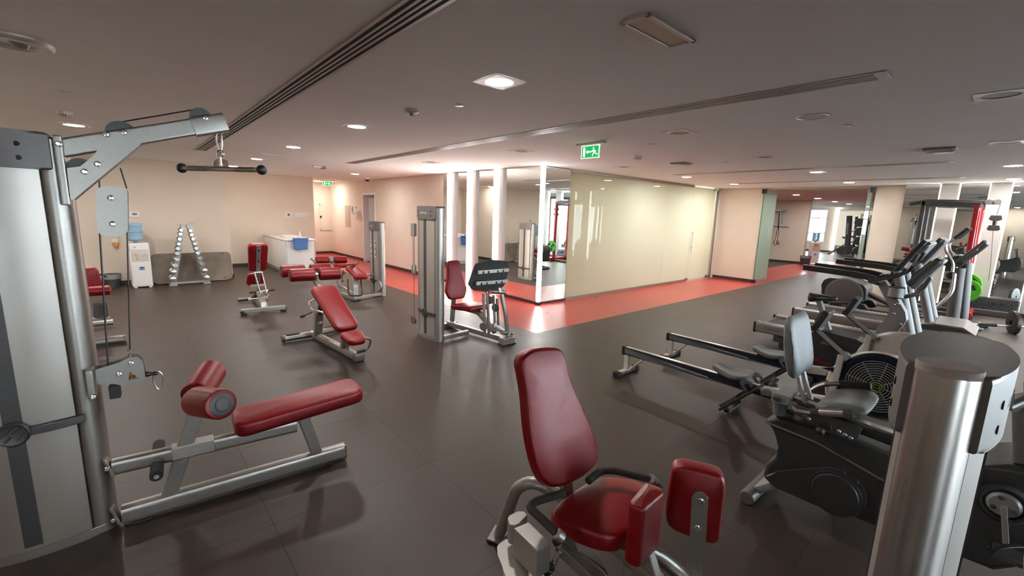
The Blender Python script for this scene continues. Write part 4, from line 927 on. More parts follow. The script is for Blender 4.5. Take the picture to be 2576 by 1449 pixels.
    p = B().bar([(X-.10, .76, .34), (X-.10, .735, .77)], .045, .07, up=(1, 0, 0)).part('mast', 'cream', t)
    bolts(p, [(X-.124, .742, .74), (X-.124, .748, .64), (X-.124, .755, .5)], (-1, 0, 0), .009, .005, 'steel')
    ma = B().bar([(X-.10, .72, .77), (X-.10, .93, .93)], .03, .036).part('monitor_arm', 'black', t)
    B().bar([(X-.118, .73, .79), (X-.118, .92, .935)], .008, .03).part('arm_plate', 'lgrey', ma)
    B().cyl((X-.13, .715, .765), (X-.07, .715, .765), .03).part('arm_knuckle', 'lgrey', ma)
    B().cyl((X-.13, .935, .94), (X-.07, .935, .94), .024).part('arm_joint', 'black', ma)
    mo = B().box((X-.05, .895, 1.02), (.20, .05, .15), R=Matrix.Rotation(radians(22), 4, 'X'), bev=.012).part('monitor', 'black', t)
    B().box((X-.05, .925, 1.035), (.13, .004, .09), R=Matrix.Rotation(radians(22), 4, 'X')).part('monitor_screen', 'rack', mo)
    B().tube([(X-.2, .86, .50), (X-.05, .80, .52), (X+.05, .80, .52), (X+.2, .86, .50)], .016, .05).part('pull_handle', 'foam', t)
    for s in (-1, 1): B().bar([(X, .62, .33), (X+s*.20, .47, .02)], .03, .045, up=(0, 1, 0)).part('front_leg', 'lgrey', t)
    B().bar([(X-.24, .46, .025), (X+.24, .46, .025)], .05, .04).part('front_foot', 'black', t)
    text('concept', 'beam_lettering', 'rack', t, (X-.0362, .95, .315), (0, -1, -.13), (0, 0, 1), .035, .001)
    return t
rower(4.15, 'rowing machine nearest the camera with a white fan drum behind the exercise bike seat', None)
rower(5.12, 'second rowing machine, the one farther back and nearer the treadmills', None)

# ------------------------------------------------------------------ recumbent bike
rc = thing('recumbent_bike', 'charcoal recumbent exercise bike with grey seat behind the round silver tower', 'exercise bike', (3.02, .2, 0))
Xn, Xf = 2.84, 3.20; Xm = 3.02
body = pxs(Xn, (1924, 1058), (1950, 1046), (2060, 1085), (2160, 1128), (2240, 1162), (2330, 1185), (2440, 1175), (2540, 1172), (2640, 1200), (2700, 1300), (2660, 1420), (2500, 1440), (2330, 1370), (2211, 1312), (2123, 1290), (2046, 1267), (1950, 1222), (1921, 1206), (1917, 1196), (1924, 1170), (1945, 1148), (1977, 1132))
B().prism(body, ((Xn+Xf)/2, 0, 0), (0, 1, 0), (0, 0, 1), Xf-Xn, bev=.03).part('body_shroud', 'bike', rc)
cov = pxs(Xn, (1921, 1196), (1960, 1183), (2050, 1176), (2090, 1174), (2130, 1184), (2165, 1210), (2182, 1245), (2178, 1275), (2160, 1292), (2123, 1290), (2046, 1264), (1950, 1221))
cv = B().prism(rpoly(cov, .02, 3), (Xn-.008, 0, 0), (0, 1, 0), (0, 0, 1), .03, bev=.012).part('side_cover', 'bike', rc)
cc = PX(Xn, 2102, 1238)
B().lathe([(0, .004), (.105, .004), (.11, 0), (.125, 0), (.13, -.01)], (Xn-.026, *cc), (-1, 0, 0), n=40).part('disc_cover', 'bike', cv)
tr = pxs(Xn-.004, (1926, 1062), (2050, 1112), (2150, 1168), (2230, 1215), (2320, 1250))
B().tube([(Xn-.002, *p) for p in tr], .006, .05, n=6).part('trim_line', 'cap', rc)
rail = [(Xm, *p) for p in pxs(Xn, (1960, 1020), (2270, 1138))]
B().bar([Vector(r_)+Vector((0, 0, .0)) for r_ in rail], .20, .05).part('seat_track', 'black', rc)
B().bar([Vector(r_)+Vector((-.04, 0, .03)) for r_ in rail], .05, .016).part('track_strip', 'steel', rc)
rw = PX(Xn, 1888, 1236)
B().cyl((Xn-.06, rw[0], .045), (Xf+.06, rw[0], .045), .045, bev=.008).part('rear_foot_roller', 'cap', rc)
B().bar([(Xm, rw[0], .05), (Xm, rw[0]-.12, .16)], .30, .05).part('rear_foot_arm', 'lgrey', rc)
bk = pxs(Xn, (1975, 790), (1985, 780), (2012, 782), (2020, 800), (2040, 860), (2052, 905), (2050, 925), (2030, 948), (2000, 950), (1985, 940))
# backrest: bulged slab seen nearly edge on
sx = PX(Xn, 1976, 790); 
prof = [PX(Xn, x-10, y+12) for x, y in ((1976, 785), (1974, 850), (1980, 910), (1990, 945), (2010, 950), (2018, 930), (2010, 860), (2000, 800), (1992, 782))]
prof_ = [PX(Xn, 1976, 785), PX(Xn, 1974, 850), PX(Xn, 1980, 910), PX(Xn, 1990, 945), PX(Xn, 2010, 950), PX(Xn, 2018, 930), PX(Xn, 2010, 860), PX(Xn, 2000, 800), PX(Xn, 1992, 782)]
def ringx(X, k): cy = sum(p[0] for p in prof)/len(prof); cz_ = sum(p[1] for p in prof)/len(prof); return [(X, cy+(p[0]-cy)*k, cz_+(p[1]-cz_)*(.55+.45*k)) for p in prof]
B().loft([ringx(Xn+.00, .75), ringx(Xn+.03, 1.0), ringx(Xm-.05, .93), ringx(Xm, .85), ringx(Xm+.05, .93), ringx(Xf-.03, 1.0), ringx(Xf, .75)]).part('backrest', 'grey', rc, sub=1, ang=60)
for x in (Xm-.05, Xm+.05):
    B().bar([(x, *PX(Xm, 2012, 930)), (x, *PX(Xm, 2020, 965)), (x, *PX(Xm, 2034, 1010))], .035, .022, bend=.04).part('back_strut', 'lgrey', rc)
s0 = [PX(Xn, x, y) for x, y in ((2040, 1018), (2070, 1012), (2120, 1014), (2165, 1024), (2184, 1037), (2180, 1050), (2150, 1057), (2085, 1048), (2046, 1034))]
def rs(X, k, dz=0): 
    cy = sum(p[0] for p in s0)/len(s0); cz_ = sum(p[1] for p in s0)/len(s0); return [(X, cy+(p[0]-cy)*k, cz_+(p[1]-cz_)*k+dz) for p in s0]
B().loft([rs(Xn-.02, .8), rs(Xn+.02, 1.0), rs(Xm-.05, 1.0, -.012), rs(Xm+.05, 1.0, -.012), rs(Xf-.02, 1.0), rs(Xf+.02, .8)]).part('seat', 'grey', rc, sub=1, ang=60)
B().bar([(Xm, *PX(Xm, 2070, 1030)), (Xm, *PX(Xm, 2130, 1070))], .16, .06).part('seat_carriage', 'rack', rc)
sp_ = B().prism(pxs(Xn-.01, (1995, 1015), (2100, 1052), (2170, 1078), (2155, 1105), (2080, 1080), (1985, 1035)), (Xn-.01, 0, 0), (0, 1, 0), (0, 0, 1), .01, bev=.002).part('slide_plate', 'rack', rc)
bolts(sp_, [(Xn-.016, *PX(Xn, x, y)) for x, y in ((2025, 1042), (2037, 1052), (2112, 1083), (2127, 1092), (2142, 1100))], (-1, 0, 0), .009, .006, 'steel')
B().ball((Xn-.03, *PX(Xn, 2068, 1080)), .024).box((Xn-.02, *PX(Xn, 2078, 1068)), (.03, .06, .03), bev=.006).part('slide_lever', 'black', rc)
cu = PX(Xn-.03, 1958, 1022); ct = PX(Xn-.03, 1955, 1003)
B().lathe([(.033, -.05), (.043, .03), (.05, .034), (.05, .024), (.046, .02), (.04, .0), (.03, -.06), (0, -.06), (0, -.05)], (Xn-.0, cu[0], cu[1]), (0, 0, 1), n=28).part('cup_holder', 'grey', rc)
B().box((Xm-.02, *PX(Xm, 1982, 992)), (.20, .10, .05), bev=.012).part('accessory_tray', 'grey', rc)
def hnd(X, pts, g0, g1, sens=False):
    P_ = [(X, *PX(X, x, y)) for x, y in pts]; tb = B().tube(P_, .015, .05, n=10).part('handle_tube', 'steel', rc)
    a, b = Vector((X, *PX(X, *g0))), Vector((X, *PX(X, *g1))); B().cyl(a, b, .0215, bev=.006).part('hand_grip', 'foam', tb)
    if sens: B().cyl(a.lerp(b, .22), a.lerp(b, .78), .0225).part('pulse_sensor', 'brushed', tb)
hnd(3.24, [(1985, 1030), (2010, 1012), (2060, 968), (2112, 964), (2190, 972)], (2112, 965), (2192, 972))
hnd(2.82, [(1992, 1022), (2000, 1032), (2035, 1040), (2150, 1042)], (2040, 1036), (2148, 1042), True)
B().bar([(3.24, *PX(3.24, 1985, 1030)), (2.82, *PX(2.82, 1992, 1020))], .05, .05).part('handle_yoke', 'grey', rc)
ca = PX(2.74, 2525, 1285); 
cr_ = B().lathe([(0, .01), (.045, .01), (.055, 0), (.055, -.01)], (2.80, *ca), (-1, 0, 0), n=28).bar([(2.785, *ca), (2.775, *PX(2.74, 2530, 1375))], .02, .036, up=(1, 0, 0)).part('crank', 'lgrey', rc)
bolts(cr_, [(2.79, ca[0]+.036*cos(a), ca[1]+.036*sin(a)) for a in (1.2, 3.5, 5.7)], (-1, 0, 0), .008, .004, 'rack')
R0 = B().ring((2.81, *ca), (1, 0, 0), .075, .014, n=32).part('crank_seal', 'rubber', rc)
text('LifeFitness', 'crank_lettering', 'cap', cr_, (2.768, ca[0]-.024, ca[1]-.085), (0, -.05, 1), (0, 1, 0), .02, .001)
pd = PX(2.72, 2535, 1390); B().box((2.70, *pd), (.10, .09, .025), bev=.005).part('pedal', 'rack', rc)
B().bar([(2.66, pd[0]+.05, pd[1]), (2.66, pd[0]+.02, pd[1]+.05), (2.74, pd[0]-.04, pd[1]+.05), (2.75, pd[0]-.06, pd[1])], .02, .004, bend=.03).part('pedal_strap', 'black', rc)
B().prism(pxs(Xm, (2545, 1010), (2600, 1000), (2620, 1150), (2548, 1140)), (Xm, 0, 0), (0, 1, 0), (0, 0, 1), .30, bev=.02).part('console_mast', 'grey', rc)
B().tube([(Xm-.2, *PX(Xm, 2536, 995)), (Xm-.1, *PX(Xm, 2590, 985)), (Xm+.15, *PX(Xm, 2590, 985))], .018, .04).part('console_bar', 'grey', rc)

# ------------------------------------------------------------------ upright bike
ub_ = thing('upright_bike', 'silver framed upright exercise bike with black saddle between rowers and treadmills', 'exercise bike', (5.75, .8, 0))
X = 5.75
prf = [(0, .05), (.12, .10), (.3, .11), (.5, .075), (.7, .038), (.9, .028), (1, .012)]
sy0, sz0 = PX(X, 2034, 742); sy1, sz1 = PX(X, 2108, 750)
B().loft([[(X+w*cos(a), sy0+(sy1-sy0)*k, sz0+(sz1-sz0)*k+(.030+.05*max(0, 1-k*1.3))*sin(a)*(1.0 if sin(a) < 0 else .6)-.005) for a in [2*pi*i/12 for i in range(12)]] for k, w in prf]).part('saddle', 'bike', ub_, sub=1, ang=60)
B().bar([(X, *PX(X, 2060, 755)), (X, *PX(X, 2085, 830))], .05, .075, up=(1, 0, 0)).part('seat_post', 'lgrey', ub_)
B().prism(rpoly(pxs(X, (2020, 838), (2070, 826), (2112, 838), (2160, 850), (2216, 878), (2245, 925), (2240, 985), (2140, 985), (2062, 965), (2018, 900)), .03, 3), (X, 0, 0), (0, 1, 0), (0, 0, 1), .22, bev=.03).part('body_shroud', 'bike', ub_)
text('LifeFitness', 'body_lettering', 'logored', ub_, (X-.113, *PX(X-.11, 2062, 908)), (0, -1, -.16), (0, .1, 1), .05, .001)
B().prism(rpoly(pxs(X, (2208, 710), (2228, 704), (2262, 752), (2280, 784), (2283, 805), (2254, 842), (2220, 879), (2181, 863), (2226, 805), (2243, 776)), .015, 3), (X, 0, 0), (0, 1, 0), (0, 0, 1), .14, bev=.012).part('frame_neck', 'lgrey', ub_)
bolts(ub_, [(X-.072, *PX(X-.07, x, y)) for x, y in ((2249, 766), (2259, 764), (2248, 789), (2265, 815))], (-1, 0, 0), .01, .006, 'steel')
cc = PX(X-.1, 2255, 735); cp = B().cyl((X-.11, cc[0], cc[1]-.05), (X-.11, cc[0], cc[1]+.05), .062, n=24, bev=.004).part('cup_holder', 'lgrey', ub_)
B().ring((X-.11, cc[0], cc[1]-.05), (0, 0, 1), .06, .006).ring((X-.11, cc[0], cc[1]+.05), (0, 0, 1), .06, .005).part('cup_rim', 'black', cp)
B().prism(rpoly(pxs(X, (2272, 742), (2300, 736), (2325, 712), (2340, 690), (2346, 702), (2330, 725), (2305, 745), (2275, 752)), .01, 2), (X, 0, 0), (0, 1, 0), (0, 0, 1), .10, bev=.008).part('console_arm', 'lgrey', ub_)
co = PL((X, *PX(X, 2278, 716)), (0, *(Vector(PX(X, 2365, 650))-Vector(PX(X, 2278, 716)))), (1, 0, 0))
def slab(t, X, w, pa, pb, th, name, m, bev=.02):
    a, b = Vector((X, *PX(X, *pa))), Vector((X, *PX(X, *pb))); u = (b-a); L = u.length
    return B().prism(rpoly([(-L/2, -w/2), (L/2, -w/2), (L/2, w/2), (-L/2, w/2)], .03), (a+b)/2, u, (1, 0, 0), th, bev=bev).part(name, m, t)
s1 = slab(ub_, X, .36, (2290, 715), (2370, 650), .06, 'console', 'rack')
s2 = slab(s1, X, .34, (2298, 723), (2378, 653), .04, 'console_back', 'lgrey')
slab(s1, X, .24, (2300, 700), (2352, 658), .05, 'display', 'black', .004)
for s in (-1, 1):
    hx = X+s*.19
    hb_ = B().tube([(X, *PX(X, 2222, 718)), (hx, *PX(X, 2192, 702)), (hx, *PX(X, 2230, 698)), (hx, *PX(X, 2275, 690)), (hx, *PX(X, 2310, 648))], .017, .05).part('handlebar', 'foam', ub_)
    B().cyl((hx, *PX(X, 2288, 672)), (hx, *PX(X, 2300, 658)), .0195).part('pulse_sensor', 'brushed', hb_)
    B().cyl((hx, *PX(X, 2306, 654)), (hx, *PX(X, 2318, 636)), .021, bev=.006).part('end_grip', 'black', hb_)
q = PX(X-.14, 2095, 862); B().bar([(X-.14, *q), (X-.14, *PX(X-.14, 2125, 905))], .02, .035, up=(1, 0, 0)).part('crank', 'cap', ub_)
B().box((X-.19, *PX(X-.14, 2085, 862)), (.1, .11, .025), bev=.006).part('pedal', 'cap', ub_)
B().bar([(X, 1.25, .045), (X, .35, .045)], .08, .07).part('base_beam', 'rack', ub_)
for y in (1.28, .35): B().bar([(X-.25, y, .035), (X+.25, y, .035)], .07, .07).part('base_foot', 'rack', ub_)
B().bar([(X, 1.2, .05), (X, 1.1, .45)], .10, .08, up=(0, 1, 0)).part('rear_column', 'rack', ub_)

# ------------------------------------------------------------------ treadmills
def treadmill(x0, lab):
    w = .92; x1 = x0+w; xm = x0+w/2
    t = thing('treadmill', lab, 'treadmill', (xm, 1.2, 0), 'treadmills')
    for x in (x0+.075, x1-.075):
        B().bar([(x, 2.28, .25), (x, .45, .25)], .15, .15, rad=.035).part('side_rail', 'silver', t)
        B().bb(x-.078, x+.078, 2.265, 2.30, .17, .33, bev=.012).part('rail_end_cap', 'black', t)
        tr_ = B()
        for k in range(38): tr_.box((x+.02, 2.2-.045*k, .3265), (.05, .02, .004))
        tr_.part('grip_rib', 'cap', t, kind='stuff')
    B().bb(x0+.15, x1-.15, .55, 2.26, .24, .285, bev=.01).part('running_belt', 'rubber', t)
    B().cyl((x0+.15, 2.25, .255), (x1-.15, 2.25, .255), .035).part('rear_roller', 'black', t)
    B().bb(x0+.08, x1-.08, .45, 2.05, .07, .20, bev=.01).part('base_frame', 'rack', t)
    for y in (1.95, .55):
        for x in (x0+.14, x1-.14): B().cyl((x, y, 0), (x, y, .08), .03).part('foot', 'rubber', t)
    mc = B().prism(rpoly([(.15, .12), (.15, .30), (.28, .40), (.55, .40), (.85, .30), (.85, .12)], .06, 4), (xm, 0, 0), (0, 1, 0), (0, 0, 1), w-.04, bev=.03).part('motor_cover', 'rack', t)
    B().prism(rpoly([(.14, .33), (.27, .415), (.56, .415), (.72, .37), (.72, .355), (.56, .395), (.27, .395), (.14, .31)], .01, 2), (xm, 0, 0), (0, 1, 0), (0, 0, 1), w-.1, bev=.004).part('cover_top', 'silver', mc)
    for x in (x0+.22, x1-.22):
        B().oval([(x, .56, .18), (x, .86, 1.22)], .105, .13, up=(1, 0, 0)).part('upright', 'lgrey', t)
    for x in (x0+.20, x1-.20):
        B().bar([(x, 1.83, 1.155), (x, 1.2, 1.125), (x, 1.02, 1.09), (x, .92, .97), (x, .84, .97)], .052, .075, bend=.12).part('handrail', 'black', t)
    B().box((xm, .86, 1.0), (.5, .14, .12), bev=.04).part('console_base', 'black', t)
    a, b = Vector((xm, .98, 1.02)), Vector((xm, .66, 1.60)); u = b-a
    cn = B().prism(rpoly([(-.33, -.27), (.33, -.33), (.33, .33), (-.33, .27)], .05), (a+b)/2, u, (1, 0, 0), .055, bev=.015).part('console', 'black', t)
    n = u.normalized().cross(Vector((1, 0, 0))).normalized(); 
    if n.y > 0: n = -n
    B().prism(rpoly([(-.30, -.24), (.33, -.31), (.33, .31), (-.30, .24)], .05), (a+b)/2+n*.045, u, (1, 0, 0), .05, bev=.02).part('console_back', 'lgrey', cn)
    B().prism(rpoly([(-.12, -.20), (.10, -.20), (.10, .20), (-.12, .20)], .02), (a+b)/2-n*.03+u.normalized()*.2, u, (1, 0, 0), .006).part('display', 'cap', cn)
    g = B().tube([(xm-.2, 1.10, 1.03), (xm-.2, 1.0, 1.15), (xm+.2, 1.0, 1.15), (xm+.2, 1.10, 1.03)], .016, .04).part('front_grip', 'steel', t)
    return t
t1 = treadmill(6.72, 'treadmill nearest the camera, its thick black handrail lowest in view')
text('LifeFitness', 'rail_lettering', 'cap', t1, (6.7185, 2.05, .25), (0, -1, 0), (0, 0, 1), .05, .001)
treadmill(8.38, 'farther treadmill, next to the cross trainer')

# ------------------------------------------------------------------ cross trainer
el = thing('cross_trainer', 'cross trainer with large grey drive disc at its back, farthest cardio machine', 'cross trainer', (9.9, 1.2, 0))
X = 9.62; Xe = 9.9
B().prism(rpoly(pxs(X, (2066, 716), (2073, 704), (2086, 699), (2112, 701), (2150, 709), (2172, 718), (2179, 728), (2176, 758), (2150, 768), (2062, 764)), .05, 4), (Xe, 0, 0), (0, 1, 0), (0, 0, 1), .56, bev=.05).part('drive_housing', 'bike', el)
c = PX(X, 2122, 740)
for s in (-1, 1): B().lathe([(0, .012), (.26, .012), (.285, 0)], (Xe+s*.28, *c), (s, 0, 0), n=40).part('drive_disc', 'cap', el)
for x in (X-.06, Xe+.34):
    pdl = B().prism(rpoly(pxs(X-.06, (2084, 770), (2092, 757), (2150, 760), (2175, 766), (2190, 782), (2170, 786), (2095, 776)), .02, 3), (x, 0, 0), (0, 1, 0), (0, 0, 1), .16, bev=.02).part('pedal', 'black', el)
text('LifeFitness', 'pedal_lettering', 'palelogo', pdl, (Xe+.255, *PX(X-.06, 2140, 771)), (0, -1, -.1), (0, 0, 1), .06, .001)
text('LifeFitness', 'pedal_lettering', 'palelogo', el, (X-.143, *PX(X-.14, 2138, 772)), (0, -1, -.12), (0, 0, 1), .06, .001)
for x in (X-.06, Xe+.34):
    B().tube([(x, *PX(X, 2185, 776)), (x, .75, .30), (x, .50, .75), (x, .52, 1.05)], .025, .1).part('link_arm', 'steel', el)
B().tube([(Xe, *PX(X, 2176, 742)), (Xe, 1.2, .38), (Xe, .6, .2)], .05, .1).part('spine_tube', 'cap', el)
for x in (Xe-.25, Xe+.25): B().bar([(x, 2.15, .05), (x, .15, .05)], .06, .06).part('base_rail', 'rack', el)
for y in (2.15, .2): B().bar([(Xe-.32, y, .03), (Xe+.32, y, .03)], .07, .06).part('base_foot', 'rack', el)
B().oval([(Xe-.03, .44, .06), (Xe-.03, .50, 1.12)], .16, .15, up=(1, 0, 0)).part('front_column', 'cap', el)
B().oval([(Xe+.05, .33, .06), (Xe+.05, .43, 1.2)], .14, .14, up=(1, 0, 0)).part('column_cover', 'lgrey', el)
cs = slab(el, Xe, .46, (2408, 660), (2482, 604), .05, 'console', 'rack')
slab(cs, Xe, .42, (2412, 670), (2488, 612), .05, 'console_back', 'lgrey')
B().prism(rpoly(pxs(Xe, (2372, 648), (2418, 640), (2436, 652), (2420, 668), (2395, 673), (2372, 664)), .03, 3), (Xe, 0, 0), (0, 1, 0), (0, 0, 1), .42, bev=.03).part('console_tray', 'bike', el)
for s, dx in ((-1, 0), (1, 14)):
    x = Xe+s*.27
    P_ = [(x, *PX(Xe, 2399, 690)), (x, *PX(Xe, 2403, 660)), (x, *PX(Xe, 2383, 628)), (x, *PX(Xe, 2384, 610)), (x, *PX(Xe, 2405, 600)), (x, *PX(Xe, 2440, 574))]
    h = B().tube(P_, .02, .06).part('moving_handle', 'steel', el)
    B().cyl(P_[-2], P_[-1], .03, bev=.008).part('hand_grip', 'foam', h)
    B().cyl((x-.05, *PX(Xe, 2397, 690)), (x+.05, *PX(Xe, 2397, 690)), .06, bev=.01).part('pivot_joint', 'black', h)

# ------------------------------------------------------------------ rack with red posts
rk = thing('multi_rack', 'dark steel rack with two red posts in front of the far mirror columns', 'rack', (12.45, .8, 0))
Xa, Xb = 12.15, 12.85
def yz(x, y, X=Xa): return PX(X, x, y)
for X in (Xa, Xb):
    B().bar([(X, 1.27, .04), (X, 1.30, 2.24)], .075, .075, up=(1, 0, 0)).part('rear_post', 'rack', rk)
    B().bar([(X, .50, .05), (X, .55, 2.18)], .08, .10, up=(1, 0, 0)).part('red_post', 'redpaint', rk)
    B().bar([(X, 1.33, 2.21), (X, .50, 2.17)], .075, .11).part('top_beam', 'rack', rk)
    B().bar([(X, 1.45, .04), (X, .30, .04)], .08, .08).part('base_rail', 'rack', rk)
    hs = B()
    for k in range(7): hs.cyl((X-.040, 1.275, .45+.13*k), (X-.036, 1.275, .45+.13*k), .016, n=10)
    hs.part('peg_hole', 'paper', rk, kind='stuff')
B().bar([(Xa, 1.30, 2.24), (Xb, 1.30, 2.24)], .07, .07).part('cross_beam', 'rack', rk)
B().bar([(Xa, .55, 2.12), (Xb, .55, 2.12)], .06, .06).part('cross_beam', 'rack', rk)
tb = B().bar([(12.5, 1.55, 2.20), (12.5, 1.3, 2.26), (12.5, .26, 2.24)], .08, .08).part('boom', 'rack', rk)
for y in (.42, .30): B().lathe([(0, -.015), (.05, -.015), (.05, .015), (0, .015)], (12.45, y, 2.245), (1, 0, 0), n=18).part('pulley', 'cap', tb)
for X, y, z in ((Xa-.10, .47, .56), (Xb+.10, .5, .60)):
    pl_ = B().lathe([(.03, -.02), (.06, -.02), (.09, -.012), (.155, -.012), (.17, -.024), (.215, -.024), (.222, -.012), (.222, .012), (.215, .024), (.03, .024)], (X, y, z), (1, 0, 0), n=36).part('weight_plate', 'green', rk)
    for k in range(3):
        a = 2*pi*k/3+.5
        B().prism(rpoly([(-.045, -.025), (.045, -.025), (.06, .03), (-.06, .03)], .015, 3), (X-.0145, y+.115*cos(a), z+.115*sin(a)), (0, -sin(a), cos(a)), (0, cos(a), sin(a)), .006).part('plate_window', 'dark', pl_)
    B().cyl((X-.1, y, z), (X+.1, y, z), .025).part('plate_peg', 'steel', rk)
B().bb(12.0, 12.9, .32, .50, .0, .13, bev=.01).part('red_base', 'redpaint', rk)
B().cyl((12.4, .26, 2.2), (12.42, .28, 1.98), .004, n=6).part('cable', 'black', rk)
wt = thing('hanging_weight', 'dumbbell shaped grey cable weight hanging at the end of the rack boom', 'weight', (12.42, .28, 1.85))
for z in (1.95, 1.76): B().prism(rpoly([(-.09, -.03), (-.05, -.055), (.05, -.055), (.09, -.03), (.07, .05), (-.07, .05)], .015, 2), (12.42, .28, z), (0, 1, 0), (0, 0, 1), .12, bev=.01).part('end_block', 'cap', wt)
B().cyl((12.42, .28, 1.76), (12.42, .28, 1.95), .03).part('handle', 'cap', wt)
B().tube([(12.42, .28, 1.70), (12.46, .22, 1.1), (12.5, .20, .75)], .004, .1, n=6).part('tail_cord', 'black', wt)

# things on the floor by the rack
ty = thing('weight_tray', 'long black moulded tray lying under the mirror columns at the right', 'tray', (12.95, .15, 0))
B().prism(rpoly([(-.42, .0), (.42, .0), (.42, .36), (-.42, .36)], .05), (13.17, .14, 0), (0, 1, 0), (.18, 0, 1), .08, bev=.03).part('tray_back', 'black', ty)
for k in range(6):
    for r_ in range(2): B().lathe([(.028, 0), (.034, .012), (.04, .0)], (13.125+.03*r_, -.16+.12*k, .12+.12*r_), (-1, 0, .18), n=14).part('socket_ring', 'rack', ty)
B().bb(12.95, 13.15, -.28, .56, 0, .10, bev=.02).part('tray_base', 'rack', ty)
sl = B()
for k in range(6): sl.box((12.965+.03*k, .14, .105), (.02, .7, .01))
sl.part('tray_slats', 'cap', ty, kind='stuff')
bb_ = thing('barbell', 'black bar with a black plate lying on the floor at the right edge', 'barbell', (11.2, .1, 0))
P0, P1 = Vector((10.95, .46, .07)), Vector((11.35, -.62, .16))
B().cyl(P0, P1, .016).part('bar', 'steel', bb_)
d_ = (P1-P0).normalized(); c = P0.lerp(P1, .62)
B().lathe([(.03, -.03), (.16, -.03), (.20, -.025), (.205, 0), (.20, .025), (.16, .03), (.03, .03)], c+Vector((0, 0, .06)), d_, n=32).part('plate', 'black', bb_)
B().cyl(P0.lerp(P1, .25), P0.lerp(P1, .45), .028).part('sleeve', 'foam', bb_)
for i, (a, b) in enumerate((((10.7, .50, .035), (11.3, .05, .035)), ((10.5, .42, .035), (10.95, .12, .035)), ((11.0, .62, .03), (11.65, .18, .03)))):
    hnd_ = thing('grip_bar', ['black padded bar lying nearest the barbell plate', 'short black padded bar lying in front of the barbell', 'black padded bar lying behind, towards the red base'][i], 'bar', ((a[0]+b[0])/2, (a[1]+b[1])/2, 0), 'loose bars on the floor')
    B().cyl(a, b, .018).part('tube', 'steel', hnd_); A_, Bq = Vector(a), Vector(b)
    B().cyl(A_.lerp(Bq, .1), A_.lerp(Bq, .5), .032, bev=.008).part('pad', 'foam', hnd_)
    B().cyl(A_.lerp(Bq, .6), A_.lerp(Bq, .92), .028, bev=.008).part('pad', 'black', hnd_)
# ================================================================== ALONG THE BACK WALL
YW = 12.4
def wc_tower(name, lab, grp, c, rz, bottle_m='water'):
    t = thing(name, lab, 'water cooler', c, grp, rz=rz, local=True)
    b = B().box((0, 0, .47), (.33, .34, .90), bev=.018).part('cabinet', 'white', t)
    B().box((0, -.172, .845), (.30, .012, .13), bev=.006).part('fascia', 'white', t)
    q = B().box((0, -.172, .66), (.27, .006, .22), bev=.003).part('tap_recess', mat('cooler recess', (206, 200, 192), .5, var=.02, scale=5), t)
    for x, m in ((-.06, 'logored'), (.07, 'logo_blue')):
        v = B().box((x, -.19, .70), (.04, .04, .035), bev=.008).part('tap', 'white', t); B().box((x, -.213, .708), (.018, .006, .01)).part('tap_lever', m, v)
    B().box((-.05, -.177, .60), (.018, .003, .016)).part('warning_mark', 'logored', q)
    B().box((0, -.172, .28), (.30, .006, .46), bev=.003).part('lower_door', 'white', t)
    ld = B().prism(circ(20, .046, .018), (.01, -.177, .42), (1, 0, 0), (0, 0, 1), .003).prism(circ(20, .052, .011), (.01, -.177, .385), (1, 0, 0), (0, 0, 1), .003).part('door_emblem', 'logo_blue', t)
    B().prism(circ(16, .016, .007), (-.07, -.18, .85), (1, 0, 0), (0, 0, 1), .003).part('small_emblem', 'logo_blue', t)
    for x in (-.12, .12): B().box((x, -.14, .01), (.05, .05, .02)).part('foot', 'white', t)
    return t
wc = wc_tower('water_cooler', 'white water cooler with a blue bottle on top, left of the dumbbell rack', None, (.13, 11.92, 0), radians(4))
bt = thing('water_bottle', 'big ribbed blue water bottle upside down on the white cooler by the dumbbell rack', 'bottle', (.10, 11.93, .92))
pf = [(0, .0), (.03, .0), (.045, .03), (.11, .05), (.135, .075), (.135, .12), (.127, .13), (.127, .215), (.137, .222), (.137, .245), (.127, .252), (.127, .335), (.137, .342), (.137, .385), (.12, .405), (0, .41)]
B().lathe(pf, (.10, 11.93, .92), n=32).part('bottle_body', 'water', bt)
cd_ = thing('cup_dispenser', 'wall mounted paper cup dispenser with orange base, left of the water cooler', 'dispenser', (-.22, YW, .85))
B().bb(-.27, -.18, YW-.09, YW, 1.0, 1.12, bev=.01).part('upper_sleeve', mat('peach plastic', (232, 196, 160), .4, var=.03, scale=9), cd_)
B().bb(-.28, -.17, YW-.09, YW, .90, 1.0, bev=.01).part('middle_sleeve', 'white', cd_); B().bb(-.25, -.18, YW-.10, YW, .82, .90, bev=.012).part('orange_base', 'orange', cd_)
th = thing('thermostat', 'small white thermostat with grey display on the wall above the water bottle', 'thermostat', (.14, YW, 1.48))
B().bb(.05, .22, YW-.022, YW, 1.43, 1.55, bev=.006).part('case', 'white', th); B().bb(.10, .18, YW-.024, YW-.02, 1.475, 1.515).part('display', 'cap', th)
bn_ = thing('waste_bin', 'dark waste bin with a clear liner beside the white water cooler', 'bin', (-.33, 12.1, 0))
B().lathe([(0, .0), (.115, .0), (.145, .27), (.150, .275), (.138, .27), (.11, .012), (0, .012)], (-.33, 12.1, 0), n=30).part('bin_body', 'rack', bn_)
B().lathe([(.147, .18), (.153, .27), (.158, .285), (.140, .28), (.13, .2)], (-.33, 12.1, 0), n=30).part('liner', 'lgrey', bn_)
